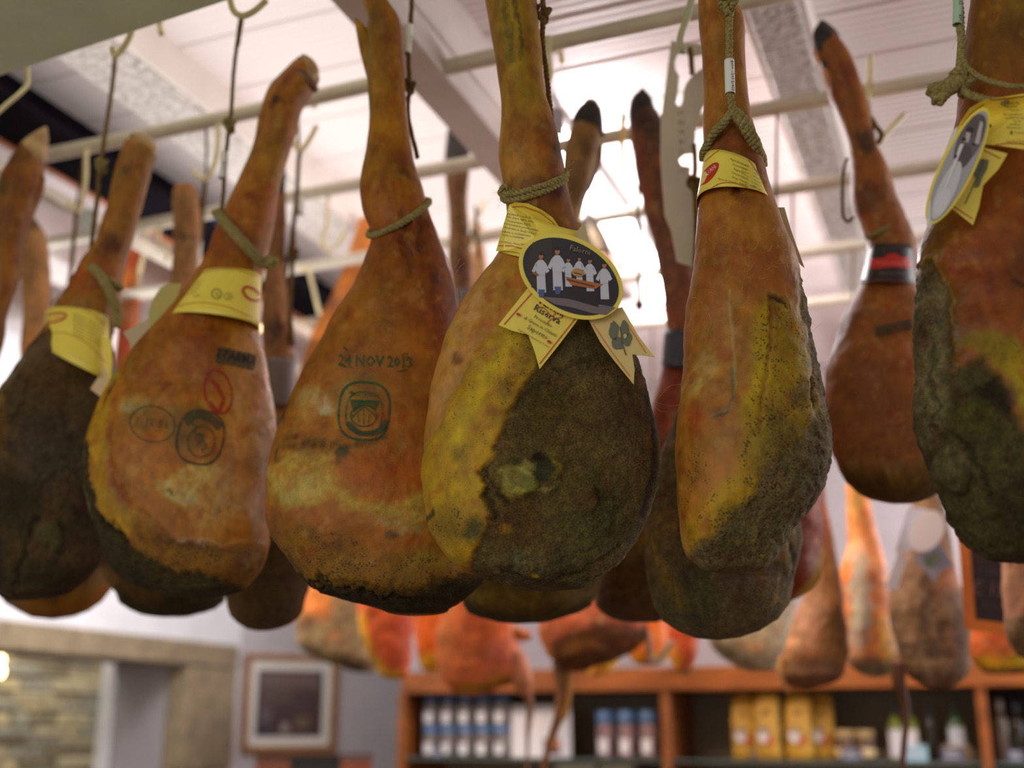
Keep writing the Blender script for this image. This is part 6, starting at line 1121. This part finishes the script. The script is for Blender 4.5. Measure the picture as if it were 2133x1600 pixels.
def jar(x, y, z, r, h, label, group, lidm=M_bluelid, body=None, lid_h=.024, lab=True):
    t = thing('preserve_jar', (x, y, z), label, 'jar', group)
    build('glass', *lathe([(r * .9, 0), (r, .004), (r, h * .72), (r * .86, h * .82)], x, y, z + .0005), body or M_glass, t)
    build('lid', *lathe([(r * .98, h * .82), (r, h * .83), (r, h * .82 + lid_h), (r * .93, h * .82 + lid_h + .002)], x, y, z), lidm, t)
    if lab:
        V = []; n = 8
        for k in range(n): a = math.radians(-125 + 60 * k / (n - 1)); V += [(x + (r + .001) * math.cos(a), y + (r + .001) * math.sin(a), z + h * .12), (x + (r + .001) * math.cos(a), y + (r + .001) * math.sin(a), z + h * .46)]
        build('paper_label', V, [(2 * k, 2 * k + 2, 2 * k + 3, 2 * k + 1) for k in range(n - 1)], M_lab, t)
    return t
yj = YS + .10; r_ = .036
x0 = PY(900, 1500, yj)[0]; x1 = PY(1046, 1500, yj)[0]
names = ['leftmost', 'second from left', 'third from left', 'fourth from left', 'rightmost']
for rr in range(2):
    for k in range(5):
        x = x0 + (x1 - x0) * k / 4
        jar(x, yj, zs + rr * .1165, .0345, .112, ('lower' if rr == 0 else 'upper') + ' row blue-lidded preserve jar, ' + names[k] + ' of five on the left shelf', 'stacked blue-lidded jars')
for k in range(5):
    x = x0 + (x1 - x0) * k / 4
x2 = PY(1262, 1500, yj)[0]; x3 = PY(1352, 1500, yj)[0]
for k in range(3):
    x = x2 + (x3 - x2) * k / 2
    jar(x, yj, zs, .036, .155, ['left', 'middle', 'right'][k] + ' of the three tall blue-lidded jars beside the shelf divider', 'tall blue-lidded jars', body=mat('mixed_preserve', (140, 112, 112), 0.25, noise=.5, scale=40), lid_h=.042)
cardp = [PY(1065, 1572, yj), PY(1190, 1572, yj)]
c = thing('picture_card', (cardp[0] + cardp[1]) / 2, 'white printed card standing on the shelf between the two groups of jars', 'card')
part('card_sheet', (cardp[0][0], cardp[1][0], yj, yj + .003, zs + .001, 1.742), M_lab, c, .0008)
part('card_picture', (PY(1132, 1500, yj)[0], PY(1166, 1500, yj)[0], yj - .0015, yj, zs + .012, 1.62), mat('card_picture_ink', (96, 50, 60), 0.5), c, .0005)
part('card_picture', (PY(1140, 1500, yj)[0], PY(1164, 1500, yj)[0], yj - .003, yj - .0015, zs + .04, 1.612), mat('card_picture_orange', (220, 130, 50), 0.5), c, .0005)
# yellow paper bags
My = mat('mustard_bag', (184, 140, 42), 0.55, noise=.12, scale=12, bump=.004, bscale=25); Mred = mat('red_seal', (200, 50, 40), 0.5)
def bag(px, py, w, h, label, dy=0.0):
    y = YS + .09 + dy; x = PY(px, 1560, y)[0]
    t = thing('paper_bag', (x, y, zs), label, 'bag', 'mustard paper bags')
    rg = random.Random(int(px)); V = []; n = 9
    for i in range(n):
        q = i / (n - 1); z = zs + h * q; ww = w * (1.0 - .08 * q) / 2; dd = .034 * (1 - .75 * max(0, q - .45) / .55)
        for a in ((-1, -1), (-.5, -1.15), (0, -1.2), (.5, -1.15), (1, -1), (1, 1), (0, 1.1), (-1, 1)): V.append((x + a[0] * ww + rg.uniform(-.003, .003), y + a[1] * dd + rg.uniform(-.003, .003), z + (rg.uniform(0, .008) if i == n - 1 else 0)))
    Fc = [(i * 8 + k, i * 8 + (k + 1) % 8, (i + 1) * 8 + (k + 1) % 8, (i + 1) * 8 + k) for i in range(n - 1) for k in range(8)] + [tuple(range(8))[::-1], tuple((n - 1) * 8 + k for k in range(8))]
    o = build('bag_body', V, Fc, My, t)
    for nm, m, ax, az, rr in (('printed_oval', mat('bag_print', (150, 120, 60), 0.6), .0, .62, .022), ('printed_oval', mat('bag_photo', (196, 186, 180), 0.5), -.12, .38, .02), ('seal', Mred, .16, .30, .010)):
        cx, cz = x + ax * w, zs + az * h; V = [(cx + rr * math.cos(a), y - .046 + .02 * (az > .5) - .002, cz + rr * 1.3 * math.sin(a)) for a in np.linspace(0, 2 * math.pi, 16, endpoint=False)]
        V2 = V + [(p[0], p[1] + .02, p[2]) for p in V]; build(nm, V2, [tuple(range(16))] + [(k, (k + 1) % 16, 16 + (k + 1) % 16, 16 + k) for k in range(16)], m, t)
    part('clip', (x - w * .2, x + w * .2, y - .014, y + .012, zs + h - .012, zs + h + .006), My, t)
    return t
bag(1555, 1560, .088, .222, 'leftmost of the mustard yellow paper bags on the right shelf')
bag(1603, 1560, .086, .226, 'second mustard yellow paper bag, its red seal low on the right side', -.03)
bag(1668, 1560, .092, .224, 'third mustard yellow paper bag, standing apart with a red seal', -.01)
bag(1717, 1560, .080, .222, 'rightmost mustard yellow bag, plainer and set further back', .05)
Mprice = mat('slate_price_card', (84, 84, 106), 0.5); Mprw = mat('chalk_mark', (190, 190, 200), 0.7)
def price(px, w, h, label, m=Mprice):
    y = YS + .03; x = PY(px, 1590, y)[0]; t = thing('price_card', (x, y, zs), label, 'sign', 'price cards on the shelves')
    z0_ = zs - .012
    v, f = bevel_box(x - w / 2, x + w / 2, y - .002, y, zs, zs + h, .0008); build('card', v, f, m, t, smooth=False)
    for k in range(2): part('writing', (x - w * .36, x + w * (.3 - .1 * k), y - .0032, y - .002, zs + h * (.3 + .34 * k), zs + h * (.3 + .34 * k) + .006), Mprw, t, .0003)
    part('foot', (x - w * .3, x + w * .3, y, y + .02, zs, zs + .003), m, t, .0005)
price(912, .046, .035, 'dark round-topped price card before the lower left jars')
price(1590, .07, .045, 'slate price card standing before the mustard bags')
price(1776, .07, .04, 'slate price card before the two squat jars')
price(1908, .08, .052, 'bright blue-white price card below the white-labelled bottles', mat('bright_price_card', (150, 190, 206), 0.3))
price(1988, .075, .045, 'slate price card left of the right shelf post')
price(2118, .05, .04, 'slate price card near the right edge, right of the shelf post')
Mgold = mat('gold_lid', (176, 150, 100), 0.3); Mbrown = mat('brown_preserve', (96, 70, 50), 0.25, noise=.3, scale=30)
for k, (px, w) in enumerate(((1762, 'left'), (1804, 'right'))):
    y = YS + .10; x = PY(px, 1570, y)[0]; t = jar(x, y, zs, .034, .092, w + ' of two squat gold-lidded jars right of the mustard bags', 'squat jars', Mgold, Mbrown, lab=False)
    build('cream_label', *lathe([(.035, .012), (.0352, .013), (.0352, .040), (.030, .041)], x, y, zs), mat('cream_label', (206, 184, 136), .6), t)
def bottle(px, r, h, glass, label, lab=None, cap=None, y=None):
    y = y or YS + .1; x = PY(px, 1570, y)[0]; t = thing('bottle', (x, y, zs), label, 'bottle', 'bottles on the right shelf')
    build('glass', *lathe([(r * .9, 0), (r, .006), (r, h * .62), (r * .8, h * .70), (r * .36, h * .78), (r * .34, h * .9)], x, y, zs + .0005), glass, t)
    build('cap', *lathe([(r * .42, h * .82), (r * .44, h * .83), (r * .44, h), (r * .38, h + .002)], x, y, zs), cap or mat('black_cap', (24, 40, 40), .4), t)
    if lab:
        V = []; n = 8
        for k in range(n): a = math.radians(-150 + 110 * k / (n - 1)); V += [(x + (r + .001) * math.cos(a), y + (r + .001) * math.sin(a), zs + h * .06), (x + (r + .001) * math.cos(a), y + (r + .001) * math.sin(a), zs + h * .56)]
        build('paper_label', V, [(2 * k, 2 * k + 2, 2 * k + 3, 2 * k + 1) for k in range(n - 1)], lab, t)
Moil = mat('green_oil', (120, 130, 30), .15); Mdg = mat('dark_glass', (40, 36, 26), .12); Mgrn = mat('green_glass', (36, 70, 32), .15)
bottle(1870, .026, .185, Moil, 'oil bottle with a white label and black cap, left of the pair', M_lab)
bottle(1902, .026, .185, Moil, 'oil bottle with a white label, right of the pair behind the hanging strip', M_lab)
bottle(1944, .02, .185, Mdg, 'slim dark bottle between the oil bottles and the green one')
bottle(1998, .03, .20, Mgrn, 'dark green bottle with a tilted silver tag, left of the right shelf post', mat('silver_tag', (190, 200, 214), .3))
bottle(2092, .026, .20, mat('clear_bottle', (96, 84, 76), .1), 'clear brownish bottle right of the right shelf post', cap=mat('grey_cap', (140, 130, 120), .3))
bottle(2126, .026, .19, Mdg, 'dark bottle at the right edge of the picture, on the shelf')
part('gift_box', (PY(1965, 1580, YS + .05)[0], PY(2022, 1580, YS + .05)[0], YS + .045, YS + .068, zs, zs + .052), mat('kraft_box', (150, 124, 84), .6), thing('kraft_box', (PY(1992, 1580, YS + .05)[0], YS + .056, zs), 'low kraft box behind the slate card at the foot of the green bottle', 'box'))
# lower shelf: pale packets just coming into view
for k, (pa, pb) in enumerate(((1155, 1240), (1246, 1320))):
    a = PY(pa, 1590, YS + .1)[0]; b_ = PY(pb, 1590, YS + .1)[0]; t = thing('cream_packet', ((a + b_) / 2, YS + .15, 1.24), ['left', 'right'][k] + ' cream packet top under the glass shelf, below the tall jars', 'packet', 'cream packets')
    part('packet_body', (a, b_, YS + .10, YS + .2, 1.2406, 1.525), mat('cream_packet', (206, 196, 176), .6), t, .006)
    part('packet_fold', (a + .01, b_ - .01, YS + .14, YS + .16, 1.52, 1.532), mat('cream_packet', (206, 196, 176), .6), t, .002)

# framed photograph on the corner wall
dW = np.array([B[0] - A[0], B[1] - A[1]]); dW = dW / np.linalg.norm(dW); nW = np.array([dW[1], -dW[0]])
def onwall(x, y, off=0.0):
    v = ray(x, y); P0 = np.array([A[0], A[1], 0.0]) + np.array([*nW, 0]) * off; n = np.array([*nW, 0]); return CAM + v * (((P0 - CAM) @ n) / (v @ n))
pc = [onwall(512, 1356), onwall(703, 1372), onwall(703, 1568), onwall(498, 1568)]
zt_, zb_ = (pc[0][2] + pc[1][2]) / 2, (pc[2][2] + pc[3][2]) / 2
s0 = (np.array([onwall(505, 1460)[0], onwall(505, 1460)[1]]) - A) @ dW; s1 = (np.array([onwall(700, 1460)[0], onwall(700, 1460)[1]]) - A) @ dW
fr = thing('framed_photograph', (A[0] + dW[0] * (s0 + s1) / 2, A[1] + dW[1] * (s0 + s1) / 2, zb_), 'dark old photograph in a white mat and gold-brown frame on the corner wall', 'picture')
def wallbox(name, a, b_, z0_, z1_, o0, o1, m, parent):
    v, f = bevel_box(a, b_, -o1, -o0, z0_, z1_, .002); W = np.array([[A[0] + dW[0] * p[0] - nW[0] * p[1], A[1] + dW[1] * p[0] - nW[1] * p[1], p[2]] for p in v]); return build(name, W, f, m, parent, smooth=False)
Mfr = mat('gilt_frame', (140, 92, 42), .35, noise=.2, scale=30)
fwid = .028
wallbox('frame_rail', s0, s1, zt_ - fwid, zt_, .0, .03, Mfr, fr); wallbox('frame_rail', s0, s1, zb_, zb_ + fwid, .0, .03, Mfr, fr)
wallbox('frame_stile', s0, s0 + fwid, zb_ + fwid, zt_ - fwid, .0, .03, Mfr, fr); wallbox('frame_stile', s1 - fwid, s1, zb_ + fwid, zt_ - fwid, .0, .03, Mfr, fr)
wallbox('mat_board', s0 + fwid, s1 - fwid, zb_ + fwid, zt_ - fwid, .004, .01, mat('mat_board', (216, 212, 202), .6), fr)
sw = (s1 - s0); mg = sw * .10
ph = wallbox('photograph', s0 + fwid + mg * .8, s1 - fwid - mg * .9, zb_ + fwid + .045, zt_ - fwid - .045, .010, .012, mat('sepia_print', (70, 54, 56), .3, noise=.0, scale=5), fr)
a0, a1 = s0 + fwid + mg * .8, s1 - fwid - mg * .9; z0p, z1p = zb_ + fwid + .045, zt_ - fwid - .045
rg = random.Random(12); pv = []; 
def quadpart(name, a, b_, c0, c1, col, o=.0125):
    wallbox(name, a0 + (a1 - a0) * a, a0 + (a1 - a0) * b_, z0p + (z1p - z0p) * c0, z0p + (z1p - z0p) * c1, .012, o, mat('print_%d_%d_%d' % col, col, .35), ph)
quadpart('print_shape', .05, .95, .72, .96, (92, 76, 72)); quadpart('print_shape', .1, .55, .5, .7, (84, 68, 60), .0128); quadpart('print_shape', .38, .5, .06, .2, (150, 140, 132)); quadpart('print_shape', .08, .22, .22, .42, (96, 86, 92)); quadpart('print_shape', .6, .8, .12, .3, (110, 92, 70)); quadpart('print_shape', .02, .2, .04, .16, (50, 46, 62))
wallbox('glazing', s0 + fwid, s1 - fwid, zb_ + fwid, zt_ - fwid, .016, .018, MATS.get('glz') or mat('glz', (255, 255, 255), .05, trans=1.0, alpha=.25), fr)
nl = onwall(606, 1350); v, f = tube([nl + np.array([0, 0, -.03]), nl, nl + np.array([0, 0, .02])], .002, 6); build('hanging_wire', v, f, mat('wire_grey', (110, 100, 100), .4), fr)

# top of a dark wooden chair below the photograph
pch = Plane(650, 1590, 3.9)
ch = thing('dark_cabinet', pch.at(650, 1600) * np.array([1, 1, 0]), 'top of a brown and black wooden cabinet below the framed photograph', 'cabinet')
def pbox(name, xa, xb, ya, yb, d0, d1, m, zb=None):
    P = [pch.at(x, y, -o) for o in (d0, d1) for x, y in ((xa, ya), (xb, ya), (xb, yb), (xa, yb))]
    if zb is not None:
        for i in (2, 3, 6, 7): P[i] = np.array([P[i][0], P[i][1], zb])
    return build(name, P, [(0, 1, 2, 3), (4, 7, 6, 5), (0, 4, 5, 1), (1, 5, 6, 2), (2, 6, 7, 3), (3, 7, 4, 0)], m, ch, smooth=False)
pbox('cabinet_side', 533, 606, 1576, 1640, 0, .3, mat('chestnut', (112, 58, 30), .4, noise=.2, scale=10), 0.0)
pbox('black_panel', 606, 710, 1573, 1640, .01, .3, mat('black_panel', (22, 16, 18), .4), 0.0)
pbox('cabinet_side', 710, 775, 1580, 1640, 0, .3, mat('mahogany', (122, 60, 36), .4, noise=.2, scale=10), 0.0)
pbox('cabinet_top', 528, 778, 1570, 1577, -.01, .31, mat('dark_top', (70, 36, 26), .4))

# blackboard with a wooden frame
ybd = 2.62
bb = thing('price_blackboard', PY(2055, 1310, ybd), 'small blackboard in an orange wood frame with a chalked price, at right', 'sign')
plk = Plane(2060, 1180, ybd)
Mow = mat('orange_wood', (206, 116, 40), .4, noise=.15, scale=14)
def bbox(name, quad, o, th, m, parent=bb):
    P = [plk.at(x, y, o) for x, y in quad] + [plk.at(x, y, o - th) for x, y in quad]; n = len(quad)
    return build(name, P, [tuple(range(n)), tuple(range(2 * n - 1, n - 1, -1))] + [(i, i + n, (i + 1) % n + n, (i + 1) % n) for i in range(n)], m, parent, smooth=False)
bbox('frame_stile', [(1988, 1010), (2010, 1010), (2032, 1290), (2010, 1312)], .012, .02, Mow)
bbox('frame_rail', [(2010, 1288), (2175, 1308), (2175, 1330), (2010, 1312)], .013, .02, Mow)
bbox('frame_stile', [(2150, 1010), (2172, 1010), (2192, 1330), (2172, 1330)], .012, .02, Mow)
bbox('frame_rail', [(1988, 990), (2172, 990), (2172, 1012), (1990, 1012)], .013, .02, Mow)
pnl = bbox('board', [(2006, 1008), (2156, 1008), (2176, 1312), (2030, 1294)], .004, .008, mat('slate', (30, 22, 26), .5))
tb_ = bvh([plk.at(x, y, .004) for x, y in [(2006, 1008), (2156, 1008), (2176, 1312), (2030, 1294)]], [(0, 1, 2, 3)])
decal('chalk_writing', pnl, tb_, [(text_polys('PROSCIUTTO', 2056, 1150, 12, 4, .8) + text_polys('TOSCANO', 2060, 1172, 12, 4, .8) + text_polys('AL PEZZO', 2060, 1196, 10, 4, .8), (84, 66, 70)), (text_polys('€ 15', 2058, 1240, 30, 4, .9), (112, 90, 92)), (text_polys('AL KG', 2066, 1268, 11, 4), (84, 66, 70))], off0=.002)
v, f = tube([plk.at(2080, 700, -.01), plk.at(2080, 992, -.004)], .002, 6, smooth=False); build('hanging_wire', v, f, mat('wire_grey', (110, 100, 100), .4), bb)
# box standing on the dark beam at left
bxp = PZ(432, 500, 3.0)
Y_ = 2.62; pk = Plane(440, 470, Y_)
bx = thing('white_carton', pk.at(440, 505), 'small white carton with a bright blue corner, left of the leaning leg', 'box')
def kbox(name, quad, o, th, m): P = [pk.at(x, y, o) for x, y in quad] + [pk.at(x, y, o - th) for x, y in quad]; return build(name, P, [(0, 1, 2, 3), (7, 6, 5, 4)] + [(i, i + 4, (i + 1) % 4 + 4, (i + 1) % 4) for i in range(4)], m, bx, smooth=False)
kbox('carton', [(420, 456), (456, 448), (458, 500), (422, 496)], 0, .05, mat('carton_white', (214, 206, 220), .5)); kbox('blue_corner', [(440, 450), (456, 446), (456, 466), (446, 462)], .002, .01, mat('bright_blue', (20, 120, 210), .4)); kbox('printed_label', [(426, 462), (446, 460), (448, 484), (428, 482)], .002, .004, mat('carton_print', (176, 150, 160), .5))
bpy.context.view_layer.update()
